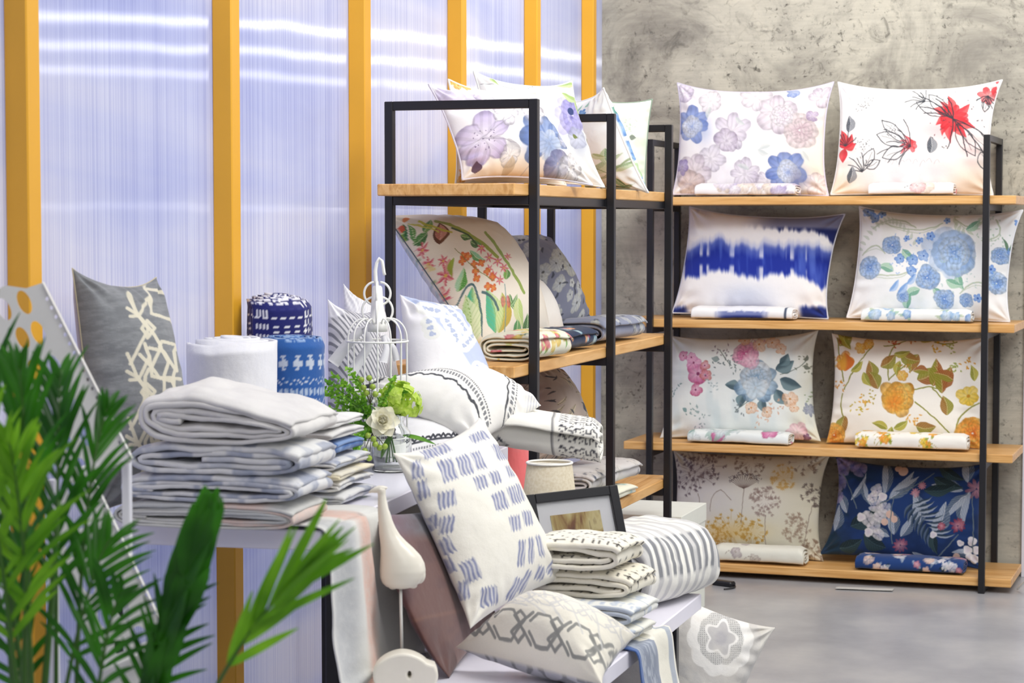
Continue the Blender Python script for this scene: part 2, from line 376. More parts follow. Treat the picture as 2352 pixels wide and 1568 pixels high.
# ------------------------------------------------------------------ print painting (colours of the cloth, evaluated per vertex)
def sm(a, b, x):
    t = np.clip((x - a) / (b - a), 0, 1); return t * t * (3 - 2 * t)
def vnoise(x, y, seed):
    ix, iy = np.floor(x), np.floor(y); fx, fy = x - ix, y - iy
    fx, fy = fx * fx * (3 - 2 * fx), fy * fy * (3 - 2 * fy)
    def h(i, j):
        s = np.sin(i * 127.1 + j * 311.7 + seed * 74.7) * 43758.5453; return s - np.floor(s)
    return (h(ix, iy) * (1 - fx) + h(ix + 1, iy) * fx) * (1 - fy) + (h(ix, iy + 1) * (1 - fx) + h(ix + 1, iy + 1) * fx) * fy
def fbm(x, y, seed, o=3):
    v, a, t = 0, .5, 0
    for k in range(o): v = v + a * vnoise(x * 2 ** k, y * 2 ** k, seed + k * 13); t += a; a *= .5
    return v / t
class Pt:
    def __init__(s, x, y, bg):
        s.x, s.y = np.asarray(x, float).ravel(), np.asarray(y, float).ravel()
        s.c = np.tile(hx(bg), (len(s.x), 1)); s.wx = (fbm(s.x / 14, s.y / 14, 5) - .5) * 8; s.wy = (fbm(s.x / 14, s.y / 14, 9) - .5) * 8
    def n(s, sc, seed=0, o=3, ax=1, ay=1): return fbm(s.x / sc * ax, s.y / sc * ay, seed, o)
    def mix(s, a, col, idx=None):
        col = hx(col) if isinstance(col, str) else col
        a = np.clip(a, 0, 1)[:, None]
        if idx is None: s.c += (col - s.c) * a
        else: s.c[idx] += (col - s.c[idx]) * a
    def loc(s, cx, cy, r, wob=1):
        i = np.where((abs(s.x - cx) < r) & (abs(s.y - cy) < r))[0]
        return i, s.x[i] + s.wx[i] * wob - cx, s.y[i] + s.wy[i] * wob - cy
    def pet(s, cx, cy, L, w, rot, cin, cout, al=.9, sq=1, wob=.5, edge=.10, sd=0):
        """one painted petal from (cx,cy) outwards, widest near its tip"""
        i, dx, dy = s.loc(cx, cy, L * 1.25 + 4, wob)
        if not len(i): return
        dx = dx / sq; u = (dx * math.cos(rot) + dy * math.sin(rot)) / L; v = (-dx * math.sin(rot) + dy * math.cos(rot)) / (w / 2)
        uu = np.clip(u, 0, 1.2); hw = np.sqrt(np.clip(1 - ((uu - .56) / .50) ** 2, 0, 1)) * (.55 + .45 * sm(0, .6, uu))
        rag = .10 * (fbm(s.x[i] / (L * .22) + sd, s.y[i] / (L * .22), 11) - .5)
        m = sm(.12, -.12, abs(v) - hw - rag) * sm(.02, .14, u) * sm(1.09, 1.0, u + rag)
        k = np.clip(u, 0, 1); st = 1 - .08 * (np.sin(v * 9 + sd) > .3) * (k > .15) - edge * sm(.72, .98, np.maximum(abs(v) / np.maximum(hw, .05), k))
        c = (hx(cin) + (hx(cout) - hx(cin)) * (k ** 1.1)[:, None]) * st[:, None]
        s.mix(m * al * (.78 + .35 * fbm(s.x[i] / (L * .6), s.y[i] / (L * .6), 3 + sd)), c, i)
    def flower(s, cx, cy, r, n, col, col2, rot=0, depth=.55, al=.9, soft=.10, cen=None, sq=1, wob=.5, p=.6, ring=0):
        if r > 11:
            rg = random.Random(int(cx * 7 + cy * 13)); w = 2 * math.pi * r / n * (1.05 - .70 * depth) * 1.02
            for k in rg.sample(range(n), n):
                s.pet(cx, cy, r * rg.uniform(.78, 1.08), w * rg.uniform(.8, 1.15), rot + 2 * math.pi * k / n + rg.uniform(-.2, .2), col2, col, al * rg.uniform(.75, 1), sq, wob, .08 + ring, rg.randint(0, 50))
            i, dx, dy = s.loc(cx, cy, r, wob)
            if cen and len(i): s.mix(sm(.20, .10, np.hypot(dx / sq, dy) / r) * .9, cen, i)
            elif len(i): s.mix(sm(.20, .04, np.hypot(dx / sq, dy) / r) * .35, hx(col) * .75, i)
            return
        i, dx, dy = s.loc(cx, cy, r * 1.3 / min(sq, 1) + 4, wob)
        if not len(i): return
        dx = dx / sq; rr = np.hypot(dx, dy) / r; th = np.arctan2(dy, dx) + rot
        lobe = 1 - depth + depth * abs(np.cos(n * th / 2)) ** p
        m = sm(lobe + soft, lobe - soft, rr); k = np.clip(rr / lobe, 0, 1)
        s.mix(m * al, hx(col2) + (hx(col) - hx(col2)) * (k ** 1.2)[:, None], i)
        if cen: s.mix(sm(.30, .18, rr) * .9, cen, i)
    def rose(s, cx, cy, r, dark, mid, light, al=.95, n=7, turns=2.6, sq=1, seed=1):
        rg = random.Random(int(cx * 3 + cy * 11 + seed)); D, Mi, Li = hx(dark), hx(mid), hx(light)
        for q, (f, k) in enumerate(((1.0, 7), (.74, 6), (.50, 4), (.28, 3))):
            for j in rg.sample(range(k), k):
                t = rg.uniform(0, 1); ci = D + (Mi - D) * (.0 + .45 * t + .10 * (3 - q)); co = Mi + (Li - Mi) * rg.uniform(.1 + .15 * (3 - q) / 3, 1)
                a = 2 * math.pi * j / k + q * .7 + rg.uniform(-.25, .25); of = r * .06 * rg.uniform(0, 1)
                s.pet(cx + of * math.cos(a), cy + of * math.sin(a), r * f * rg.uniform(.85, 1.05), r * f * rg.uniform(.9, 1.25), a, ci, co, al, sq, .6, .15, rg.randint(0, 60))
    def leaf(s, cx, cy, L, w, rot, col, col2=None, vein=None, al=.9, wob=.4):
        """from base (cx,cy) along rot degrees (y down), length L, width w"""
        i, dx, dy = s.loc(cx, cy, L * 1.1 + 3, wob)
        if not len(i): return
        a = math.radians(rot); u = (dx * math.cos(a) + dy * math.sin(a)) / L; v = -dx * math.sin(a) + dy * math.cos(a)
        v = v - .10 * L * np.sin(np.clip(u, 0, 1) * np.pi)
        hw = w / 2 * np.sin(np.pi * np.clip(u, 0, 1) ** .8)
        m = sm(.6, -.6, abs(v) - hw) * ((u > 0) & (u < 1))
        c = hx(col) + (hx(col2 or col) - hx(col)) * sm(-.15 * w, .15 * w, v)[:, None]
        s.mix(m * al, c, i)
        if vein:
            rib = abs(((u * 9 - abs(v) / w * 5) % 1) - .5)
            s.mix(m * (sm(.9, .2, abs(v)) + .5 * sm(.14, .02, rib)) * .8, vein, i)
    def stroke(s, pts, w, col, al=.9, wob=.5, dash=0):
        pts = np.asarray(pts, float); lo, hi = pts.min(0) - w - 6, pts.max(0) + w + 6
        i = np.where((s.x > lo[0]) & (s.x < hi[0]) & (s.y > lo[1]) & (s.y < hi[1]))[0]
        if not len(i): return
        X, Y = s.x[i] + s.wx[i] * wob, s.y[i] + s.wy[i] * wob; D = np.full(len(i), 1e9); T = np.zeros(len(i)); acc = 0
        for a, b in zip(pts[:-1], pts[1:]):
            e = b - a; l = np.hypot(*e) + 1e-9; t = np.clip(((X - a[0]) * e[0] + (Y - a[1]) * e[1]) / l ** 2, 0, 1)
            d = np.hypot(X - a[0] - t * e[0], Y - a[1] - t * e[1]); T = np.where(d < D, acc + t * l, T); D = np.minimum(D, d); acc += l
        m = sm(w / 2 + .6, w / 2 - .6, D)
        if dash: m = m * ((T / dash % 1) < .6)
        s.mix(m * al, col, i)
    def curve(s, p0, p1, p2, w, col, al=.9, n=12, wob=.5, dash=0):
        t = np.linspace(0, 1, n)[:, None]; p0, p1, p2 = map(np.array, (p0, p1, p2))
        s.stroke(p0 * (1 - t) ** 2 + 2 * p1 * t * (1 - t) + p2 * t * t, w, col, al, wob, dash)
    def blot(s, cx, cy, rx, ry, col, al=.6, pw=2):
        d = ((s.x - cx) / rx) ** 2 + ((s.y - cy) / ry) ** 2; s.mix(al * np.exp(-d ** (pw / 2)), col)
    def dot(s, cx, cy, r, col, al=.9):
        i, dx, dy = s.loc(cx, cy, r + 2, 0)
        if len(i): s.mix(sm(r + .5, r - .5, np.hypot(dx, dy)) * al, col, i)
    def spray(s, rng, cx, cy, n, r, col, d=6, al=.7):
        for _ in range(n):
            a = rng.uniform(0, 6.28); q = rng.uniform(.1, 1) * r; s.leaf(cx + math.cos(a) * q, cy + math.sin(a) * q, d * rng.uniform(.6, 1.3), d * .45, rng.uniform(0, 360), col, al=al)

# ------------------------------------------------------------------ cloth builders
def bilin(c, s, t):
    """c = TL,TR,BR,BL ; s left->right, t top->bottom"""
    c = [np.asarray(q, float) for q in c]; s, t = s[..., None], t[..., None]
    return c[0] * (1 - s) * (1 - t) + c[1] * s * (1 - t) + c[2] * s * t + c[3] * (1 - s) * t
def pillow(name, label, px, W3, thick, paint, bg, cat='pillow', group=None, nu=160, nv=120, pinch=(.05, .03, .05, .03), kf=1.0, kb=.6,
           piping=None, rest=None, seed=1, mat_=None, back=None, bstep=4, bpaint=None, wr=1.0, pipe_r=.0035, warp=(0, 0)):
    nu, nv = nu // 4 * 4, nv // 4 * 4
    i, j = np.meshgrid(np.arange(nu + 1), np.arange(nv + 1))
    u, v = 2 * i / nu - 1, 2 * j / nv - 1                     # v = -1 at the top
    pw = 2.6
    pl = np.where(u < 0, pinch[3], pinch[1]); pt = np.where(v < 0, pinch[0], pinch[2])
    uu = u * (1 - 2 * pl * (1 - abs(v) ** pw)); vv = v * (1 - 2 * pt * (1 - abs(u) ** pw))
    s, t = (uu + 1) / 2, (vv + 1) / 2
    B = bilin(W3, s, t)
    c = [np.asarray(q, float) for q in W3]
    ex = (c[1] - c[0] + c[2] - c[3]); ey = (c[0] - c[3] + c[1] - c[2]); n = np.cross(ex, ey); n /= np.linalg.norm(n)
    wl, hl = np.linalg.norm(ex) / 2, np.linalg.norm(ey) / 2
    h = ((1 - abs(u) ** 2.1) * (1 - abs(v) ** 2.1)).clip(0) ** .52
    edge = 1 - h
    wrk = (fbm(u * 3 + seed, v * 3, seed, 3) - .5) * .06 * h
    for cu, cv in ((-1, -1), (1, -1), (1, 1), (-1, 1)):
        dx, dy = (u - cu) * wl, (v - cv) * hl; r = np.hypot(dx, dy); a = np.arctan2(dy * cv, dx * cu)
        wrk += wr * .08 * np.exp(-(r / (.30 * min(wl, hl) * 1.6)) ** 2) * np.sin(a * 9 + seed + cu) * sm(0, .08, r) * sm(0, .3, h)
    for e, q in ((v, u), (u, v)):
        wrk += wr * .034 * np.sin(q * 17 + 3 * np.sin(q * 5 + seed) + seed) * sm(.55, .95, abs(e)) * sm(0, .35, h)
    front = B + n * (thick * kf * (h + wrk * (1 if wr else 1)))[..., None]
    def px_of(s, t):
        q = bilin([np.array(p) for p in px], s, t); return q[..., 0], q[..., 1]
    X, Y = px_of(s, t)
    X, Y = X + warp[0] * h, Y + warp[1] * h
    colf = paint(Pt(X, Y, bg)).c
    V = [front.reshape(-1, 3)]; C = [colf]
    Fc = []
    fi = lambda a, b: b * (nu + 1) + a
    I, J = np.meshgrid(np.arange(nu), np.arange(nv)); q = J * (nu + 1) + I
    Fc = np.stack([q, q + nu + 1, q + nu + 2, q + 1], -1).reshape(-1, 4).tolist()
    k = bstep; NI, NJ = nu // k, nv // k; base = (nu + 1) * (nv + 1); bidx = {}; bv, bs, bt = [], [], []
    for b in range(NJ + 1):
        for a in range(NI + 1):
            if a in (0, NI) or b in (0, NJ): bidx[a, b] = fi(a * k, b * k)
            else:
                bidx[a, b] = base + len(bv); ii, jj = a * k, b * k
                bv.append(B[jj, ii] - n * thick * kb * (h[jj, ii] + wrk[jj, ii])); bs.append(s[jj, ii]); bt.append(t[jj, ii])
    bs, bt = np.array(bs), np.array(bt)
    V.append(np.array(bv))
    Xb, Yb = px_of(1 - bs if bpaint is None else bs, bt)
    C.append((bpaint or (lambda p: p))(Pt(Xb, Yb, back or bg)).c)
    for b in range(NJ):
        for a in range(NI):
            r = [bidx[a, b]]
            if b == 0: r += [fi(a * k + m, 0) for m in range(1, k)]
            r.append(bidx[a + 1, b])
            if a + 1 == NI: r += [fi(nu, b * k + m) for m in range(1, k)]
            r.append(bidx[a + 1, b + 1])
            if b + 1 == NJ: r += [fi((a + 1) * k - m, nv) for m in range(1, k)]
            r.append(bidx[a, b + 1])
            if a == 0: r += [fi(0, (b + 1) * k - m) for m in range(1, k)]
            Fc.append(r)
    V = np.concatenate(V); C = np.concatenate(C)
    loop = [fi(a, 0) for a in range(0, nu, 2)] + [fi(nu, b) for b in range(0, nv, 2)] + [fi(a, nv) for a in range(nu, 0, -2)] + [fi(0, b) for b in range(nv, 0, -2)]
    if rest is not None:
        dz = rest + (pipe_r if piping else 0) - V[:, 2].min(); V[:, 2] += dz
        if abs(dz) > .03: print('REST', name, label[:40], round(dz, 3))
    o = meshobj(name, V, Fc, mat_ or FAB, col=C); tag(o, label, cat, group)
    if piping:
        pv, pf = tube(V[loop], pipe_r, 6, True)
        meshobj('piping', pv, pf, FAB, o, col=np.tile(hx(piping), (len(pv), 1)))
    if DEBUG: print('PILLOW %-55s w %.2f h %.2f' % (label[:55], wl, hl), c[3].round(2), c[2].round(2))
    return o
DEBUG = False
def plane_corners(px, anchor, yw, le):
    n = nrm(yw, le); return [onp(x, y, anchor, n) for x, y in px]
def spiral(D, H, turns, ex, ds, th, start=0):
    """flattened spiral from outside inwards: points, arc length"""
    g = H / 2 / (turns + .35)
    ph = np.linspace(start, start + 2 * np.pi * turns, int(900 * turns))
    k = (ph - start) / (2 * np.pi)
    a, b = np.maximum(D / 2 - g * k, .004), np.maximum(H / 2 - g * k, .002)
    c, s_ = np.cos(ph), np.sin(ph)
    q = np.stack([np.sign(c) * abs(c) ** ex * a, np.sign(s_) * abs(s_) ** (ex if ex == 1 else .75) * b], 1)
    L = np.concatenate([[0], np.cumsum(np.hypot(*np.diff(q, axis=0).T))])
    n = max(int(L[-1] / ds), 8); l = np.linspace(0, L[-1], n)
    return np.stack([np.interp(l, L, q[:, 0]), np.interp(l, L, q[:, 1])], 1), l
def folded(name, label, c, ax, L, D, H, turns, paint, bg, th=.006, ex=.5, ds=.007, da=.007, seed=1, wob=.004, group=None, cat='folded bedding',
           ppm=580, mat_=None, vertical=False, flip=1, slope=0, tele=0, start=0, bend=0, crush=0, tilt=0):
    """rolled or folded cloth; c = bottom centre, ax = heading of its long axis in degrees"""
    q, l = spiral(D, H, turns, ex, ds, th, start)
    q[:, 0] *= flip
    T = np.gradient(q, axis=0); T /= np.linalg.norm(T, axis=1)[:, None] + 1e-9; Nn = np.stack([-T[:, 1], T[:, 0]], 1)
    n = len(q); M = max(int(L / da), 4); a = np.linspace(-L / 2, L / 2, M + 1)
    A, Lq = np.meshgrid(a, l, indexing='ij')
    pos = np.repeat(q[None], M + 1, 0)
    w1 = (fbm(Lq * 14 + seed, A * 9, seed) - .5) * 2 * wob; w2 = (fbm(Lq * 14, A * 9 + seed * 3, seed + 7) - .5) * 2 * wob
    zf = np.clip((pos[..., 1] + H / 2) / H, 0, 1)
    px_, pz = pos[..., 0] + w1, pos[..., 1] + w2 * sm(0, .25, zf)
    Nx, Nz = np.repeat(Nn[None, :, 0], M + 1, 0), np.repeat(Nn[None, :, 1], M + 1, 0)
    endr = 1 - np.clip((abs(A) - (L / 2 - .02)) / .02, 0, 1) * .12
    def place(dx, dz):
        x, z = px_ + dx * Nx, (pz + dz * Nz)
        z = (z + H / 2) * endr
        z = np.maximum(z, 0) if not vertical else z
        sl = 1 + slope * x / (D / 2); z = z * sl
        if crush: z = z * (1 - crush * (fbm(A * 5 + seed, x * 5, seed + 2) - .3) * 1.2)
        aa = A + tele * (1 - Lq / l[-1]) * -1 + (fbm(Lq * 9, A * 0 + seed, seed) - .5) * .012
        z = z + bend * (A / (L / 2)) + tilt * x
        return x, aa, z
    o = np.asarray(c, float)
    vs = []
    for sgn in (1, -1):
        x, aa, z = place(-sgn * th / 2, -sgn * th / 2)
        if vertical:
            ca, sa = math.cos(math.radians(ax)), math.sin(math.radians(ax)); y2 = z - H / 2
            v = np.stack([o[0] + x * ca - y2 * sa, o[1] + x * sa + y2 * ca, o[2] + np.maximum(aa + L / 2, 0)], -1)
        else:
            ca, sa = math.cos(math.radians(ax)), math.sin(math.radians(ax))
            v = np.stack([o[0] + aa * ca + x * sa, o[1] + aa * sa - x * ca, o[2] + z], -1)
        vs.append(v.reshape(-1, 3))
    V = np.concatenate(vs); K = (M + 1) * n
    I, J = np.meshgrid(np.arange(M), np.arange(n - 1), indexing='ij'); b = (I * n + J).ravel()
    f1 = np.stack([b, b + 1, b + n + 1, b + n], 1); f2 = f1[:, ::-1] + K
    jj = np.arange(n - 1); e0 = np.stack([jj, jj + K, jj + K + 1, jj + 1], 1); e1 = np.stack([jj, jj + 1, jj + K + 1, jj + K], 1) + [[M * n] * 4]
    ii = np.arange(M) * n; s0 = np.stack([ii, ii + n, ii + n + K, ii + K], 1); s1 = np.stack([ii, ii + K, ii + n + K, ii + n], 1) + n - 1
    Fc = np.concatenate([f1, f2, e0, e1, s0, s1])
    p = paint(Pt(A.ravel() * ppm, Lq.ravel() * ppm, bg)); C = np.concatenate([p.c, p.c])
    if V[:, 2].min() < o[2] - 1e-4 and not vertical: V[:, 2] += o[2] - V[:, 2].min()
    ob = meshobj(name, V, Fc, mat_ or FAB, col=C, origin=o)
    return tag(ob, label, cat, group)
def sheet(name, path, wdir, w0, w1, th, paint, bg, label, cat, seed=1, amp=.01, na=120, nb=80, ppm=900, mat_=None, fall=None, group=None, freq=7):
    """a cloth lying along path (n x 3 points) and spreading along wdir from w0 to w1"""
    path = np.asarray(path, float); d = np.concatenate([[0], np.cumsum(np.linalg.norm(np.diff(path, axis=0), axis=1))])
    l = np.linspace(0, d[-1], na); C = np.stack([np.interp(l, d, path[:, k]) for k in range(3)], 1)
    for _ in range(6): C[1:-1] = (C[:-2] + C[2:] + 2 * C[1:-1]) / 4
    T = np.gradient(C, axis=0); T /= np.linalg.norm(T, axis=1)[:, None]; wd = np.asarray(wdir, float); wd /= np.linalg.norm(wd)
    Nn = np.cross(T, wd); Nn /= np.linalg.norm(Nn, axis=1)[:, None]
    if Nn[0][2] < 0: Nn = -Nn
    Lg, B = np.meshgrid(l, np.linspace(0, 1, nb), indexing='ij')
    hang = sm(.1, .5, 1 - abs(Nn[:, 2]))[:, None]
    spread = 1 + (fall(l / d[-1])[:, None] if fall is not None else 0)
    wv = w0 + (w1 - w0) * B * spread
    off = hang * amp * (np.sin(B * freq + Lg * 3 + seed) + .5 * np.sin(B * freq * 2.3 + seed * 2 - Lg * 5)) + (fbm(Lg * 12, B * 5, seed) - .5) * amp * .5
    off = off + hang * amp * 1.2 + amp * .3
    V1 = C[:, None, :] + wd * wv[..., None] + Nn[:, None, :] * (off + th)[..., None]
    V2 = C[:, None, :] + wd * wv[..., None] + Nn[:, None, :] * off[..., None]
    V = np.concatenate([V1.reshape(-1, 3), V2.reshape(-1, 3)]); K = na * nb
    I, J = np.meshgrid(np.arange(na - 1), np.arange(nb - 1), indexing='ij'); b = (I * nb + J).ravel()
    f = np.stack([b, b + 1, b + nb + 1, b + nb], 1)
    j = np.arange(nb - 1); i_ = np.arange(na - 1) * nb
    Fc = np.concatenate([f, f[:, ::-1] + K, np.stack([j, j + K, j + K + 1, j + 1], 1), np.stack([j, j + 1, j + 1 + K, j + K], 1) + (na - 1) * nb,
                         np.stack([i_, i_ + nb, i_ + nb + K, i_ + K], 1), np.stack([i_, i_ + K, i_ + nb + K, i_ + nb], 1) + nb - 1])
    p = paint(Pt(Lg.ravel() * ppm, wv.ravel() * ppm, bg)); Cc = np.concatenate([p.c, p.c])
    return tag(meshobj(name, V, Fc, mat_ or LINEN, col=Cc), label, cat, group)
# ------------------------------------------------------------------ prints
def pr_lavender(p):
    p.mix(.5 * sm(.45, .7, p.n(90, 3)), 'F0E6EC'); p.blot(1860, 400, 60, 60, 'F3DDC0', .6); p.blot(1880, 300, 50, 60, 'F5E8D6', .5); p.mix(.35 * sm(.5, .75, p.n(40, 8)), 'E2DDE8')
    for q in ((1692, 310, 44, 7, 'CDC3D8', 'F0EAF2', .2), (1640, 370, 34, 6, 'D3CBDD', 'F2EDF4', 1), (1795, 265, 52, 6, 'C9BACB', 'F5F0F2', .5), (1740, 225, 36, 5, 'DCD2DE', 'F7F3F5', 0), (1640, 235, 30, 5, 'E5DBE4', 'F8F4F6', .8),
              (1600, 400, 48, 6, 'CBBCCC', 'EFE6EC', 0), (1720, 405, 36, 7, 'CBBFD5', 'F0EBF2', .4), (1680, 330, 30, 5, 'B9A9C4', 'EEE8F0', 2), (1590, 425, 34, 5, 'D5C0BF', 'F0E0DA', 1), (1770, 420, 26, 6, 'D9CFE2', 'F5F0F5', 0), (1880, 425, 34, 6, 'DCC9CE', 'F5EAE8', .3),
              (1575, 215, 26, 5, 'C9BBD8', 'EFE8F2', 1), (1890, 225, 28, 5, 'CDBED2', 'F0E8F0', .4)):
        p.flower(q[0], q[1], q[2], q[3], q[4], q[5], q[6], .45, .8, .14, ring=.08)
    p.rose(1845, 305, 38, 'B79AA9', 'DCC9CF', 'F5ECEC', .85, seed=3); p.rose(1805, 270, 26, 'C7B6C8', 'E8DEE8', 'FBF8FA', .9)
    for x, y, r in ((1592, 290, 44), (1813, 395, 46)):
        p.flower(x, y, r, 7, '5872BE', '9FB2DE', .3, .4, .9, .12); p.rose(x + 4, y + 4, r * .55, '8FA3D6', 'D8DFF0', 'F8FAFF', .9)
        p.blot(x + 34, y + 14, 20, 30, '8FA3D2', .45)
    p.flower(1825, 215, 16, 5, '6E86C8', 'A5B6E0', 0); p.flower(1572, 385, 18, 5, '8F80BC', 'C9BFE0', .5); p.flower(1870, 270, 14, 4, 'A28DB4', 'CDBFD8', .9); p.blot(1835, 415, 14, 24, '77728E', .5)
    for x, y, a in ((1750, 350, 20), (1730, 395, 200), (1640, 250, 100), (1700, 275, 40), (1780, 340, 160), (1850, 350, 60)): p.leaf(x, y, 30, 12, a, 'C3CCCB', 'D9DEDC', al=.7)
    return p
def pr_red(p):
    p.blot(2230, 420, 90, 40, 'F3DFC6', .8); p.blot(1930, 430, 40, 40, 'EFDDC4', .7); p.blot(2110, 410, 100, 40, 'E2E0E6', .5); p.blot(2160, 400, 40, 24, 'E8CFD4', .5)
    ink = '3B3E46'
    p.blot(2170, 305, 60, 30, 'F3B9BC', .7); p.blot(2230, 345, 26, 40, 'F4CFD0', .7); p.blot(2245, 265, 26, 18, 'F7D7D8', .7)
    for x, y, L, w, a in ((2195, 275, 50, 22, 200), (2195, 275, 52, 18, 255), (2195, 275, 48, 20, 320), (2195, 275, 55, 24, 25), (2195, 275, 62, 20, 95), (2195, 275, 44, 20, 150), (2200, 280, 50, 22, 60), (2190, 270, 40, 14, 230), (2190, 285, 40, 16, 120)):
        p.leaf(x, y, L, w, a, 'DE3440', 'E85A5C')
    p.flower(2195, 280, 32, 9, 'D92F3B', 'E24A50', .2, .4, .9)
    for x, y, L, w, a in ((1945, 345, 44, 22, 255), (1945, 345, 36, 18, 300), (1945, 345, 36, 18, 220), (1945, 345, 34, 22, 100), (1945, 345, 30, 16, 340)): p.leaf(x, y, L, w, a, 'D5303C', 'E04A4E')
    for a in (180, 205, 150, 230): p.leaf(2105, 345, 34, 12, a, 'EFA7AC', 'E4505A')
    p.flower(2102, 342, 15, 6, 'D9353F', 'E35B60', .4); p.flower(2272, 225, 22, 6, 'D6303A', 'EA8A8C', .3); p.leaf(2290, 200, 24, 12, 110, 'DE4048'); p.leaf(2290, 195, 14, 8, 270, 'E05058')
    for a, L in ((200, 80), (215, 95), (190, 66), (230, 60), (30, 100), (50, 110), (70, 90), (255, 50), (100, 70)):
        t = math.radians(a); e = (2195 + L * math.cos(t), 280 + L * math.sin(t)); p.curve((2195, 280), (2195 + L * .5 * math.cos(t) + 8, 280 + L * .5 * math.sin(t) - 8), e, 2.4, ink, .9)
    for (x, y, sc, a0) in ((2100, 345, 80, 190), (1985, 400, 46, 250), (1945, 340, 40, 260), (2130, 240, 44, 200), (2272, 225, 34, 90)):
        for k in range(7):
            t = math.radians(a0 + (k - 3) * 22); L = sc * (.6 + .4 * ((k * 7) % 5) / 4); p.curve((x, y), (x + L * .6 * math.cos(t + .3), y + L * .6 * math.sin(t + .3)), (x + L * math.cos(t), y + L * math.sin(t)), 2.0, ink, .85)
    for (x, y, L, w, a) in ((2195, 280, 96, 34, 60), (2195, 280, 110, 36, 42), (2195, 280, 92, 30, 205), (2195, 280, 80, 28, 225), (2100, 345, 84, 30, 200), (2100, 345, 90, 26, 222), (2100, 345, 70, 30, 160), (2270, 222, 40, 16, 100), (1985, 400, 60, 24, 300), (1985, 400, 50, 20, 330), (2250, 340, 60, 26, 70)):
        t = math.radians(a); c, s_ = math.cos(t), math.sin(t)
        for sg in (-1, 1): p.curve((x + 14 * c, y + 14 * s_), (x + L * .55 * c - sg * w * s_, y + L * .55 * s_ + sg * w * c), (x + L * c, y + L * s_), 2.0, ink, .8)
        p.curve((x + 20 * c, y + 20 * s_), (x + L * .5 * c + 4, y + L * .5 * s_), (x + L * .85 * c, y + L * .85 * s_), 1.4, ink, .5)
    for x, y, a in ((2145, 360, 270), (1955, 425, 280), (1955, 310, 270)): p.leaf(x, y, 40, 24, a, '4A505A', '8C9097', vein='E8E8EA')
    rng = random.Random(4); p.spray(rng, 1990, 245, 26, 24, ink, 4); p.spray(rng, 1985, 345, 26, 26, ink, 4); p.spray(rng, 2060, 310, 22, 20, ink, 4); p.spray(rng, 2195, 285, 30, 70, ink, 5)
    for k in range(8): p.curve((2040 + k * 16, 378 + 6 * (k % 3)), (2048 + k * 16, 366), (2052 + k * 16, 380), 1, '8A8D95', .5)
    return p
def pr_indigo(p):
    x, y = p.x, p.y
    n1 = fbm(x / 26, y / 260, 2, 2); n2 = fbm(x / 7, y / 160, 5, 2)
    mid = 608 + (x - 1575) * .05
    up = mid - 16 - 30 * n1 - 14 * n2 + 8 * np.sin(x / 27); lo = mid + 6 + 32 * fbm(x / 30, y / 260, 11, 2) + 16 * fbm(x / 6, y / 120, 8, 2) + 8 * np.sin(x / 23 + 1)
    a = sm(-6, 8, y - up) * sm(-6, 10, lo - y)
    a = a * (1 - .75 * sm(.66, .80, fbm(x / 11, y / 300, 31, 2)) * sm(.3, .6, abs(y - mid) / 40 + .2))
    ins = fbm(x / 9, y / 60, 21, 3) * .6 + fbm(x / 34, y / 90, 4, 2) * .6
    c = hx('1B2F98') + (hx('4A62C0') - hx('1B2F98')) * sm(.55, .95, ins)[:, None]
    p.mix(a, c)
    p.mix(.5 * sm(24, 0, abs(y - up - 4)) * (y < mid), '7F90D6')
    tp = 500 + (x - 1583) * .08; p.mix(sm(6, -8, y - tp - 10 - 30 * sm(1880, 1940, x) - 22 * n2) * sm(1700, 1800, x), '1A2460'); p.mix(sm(24, 0, y - 470 - (x - 1583) * .6 + 10 * n2) * sm(1640, 1590, x), '1E2C84')
    p.mix(sm(0, 14, y - 712 + 8 * n2) * (sm(1590, 1570, x) + sm(1835, 1850, x)), '20307A'); p.blot(1720, 690, 60, 26, 'CFD8EE', .6)
    p.mix(.5 * sm(-3, 10, 540 - y), 'EDE6E4')
    return p
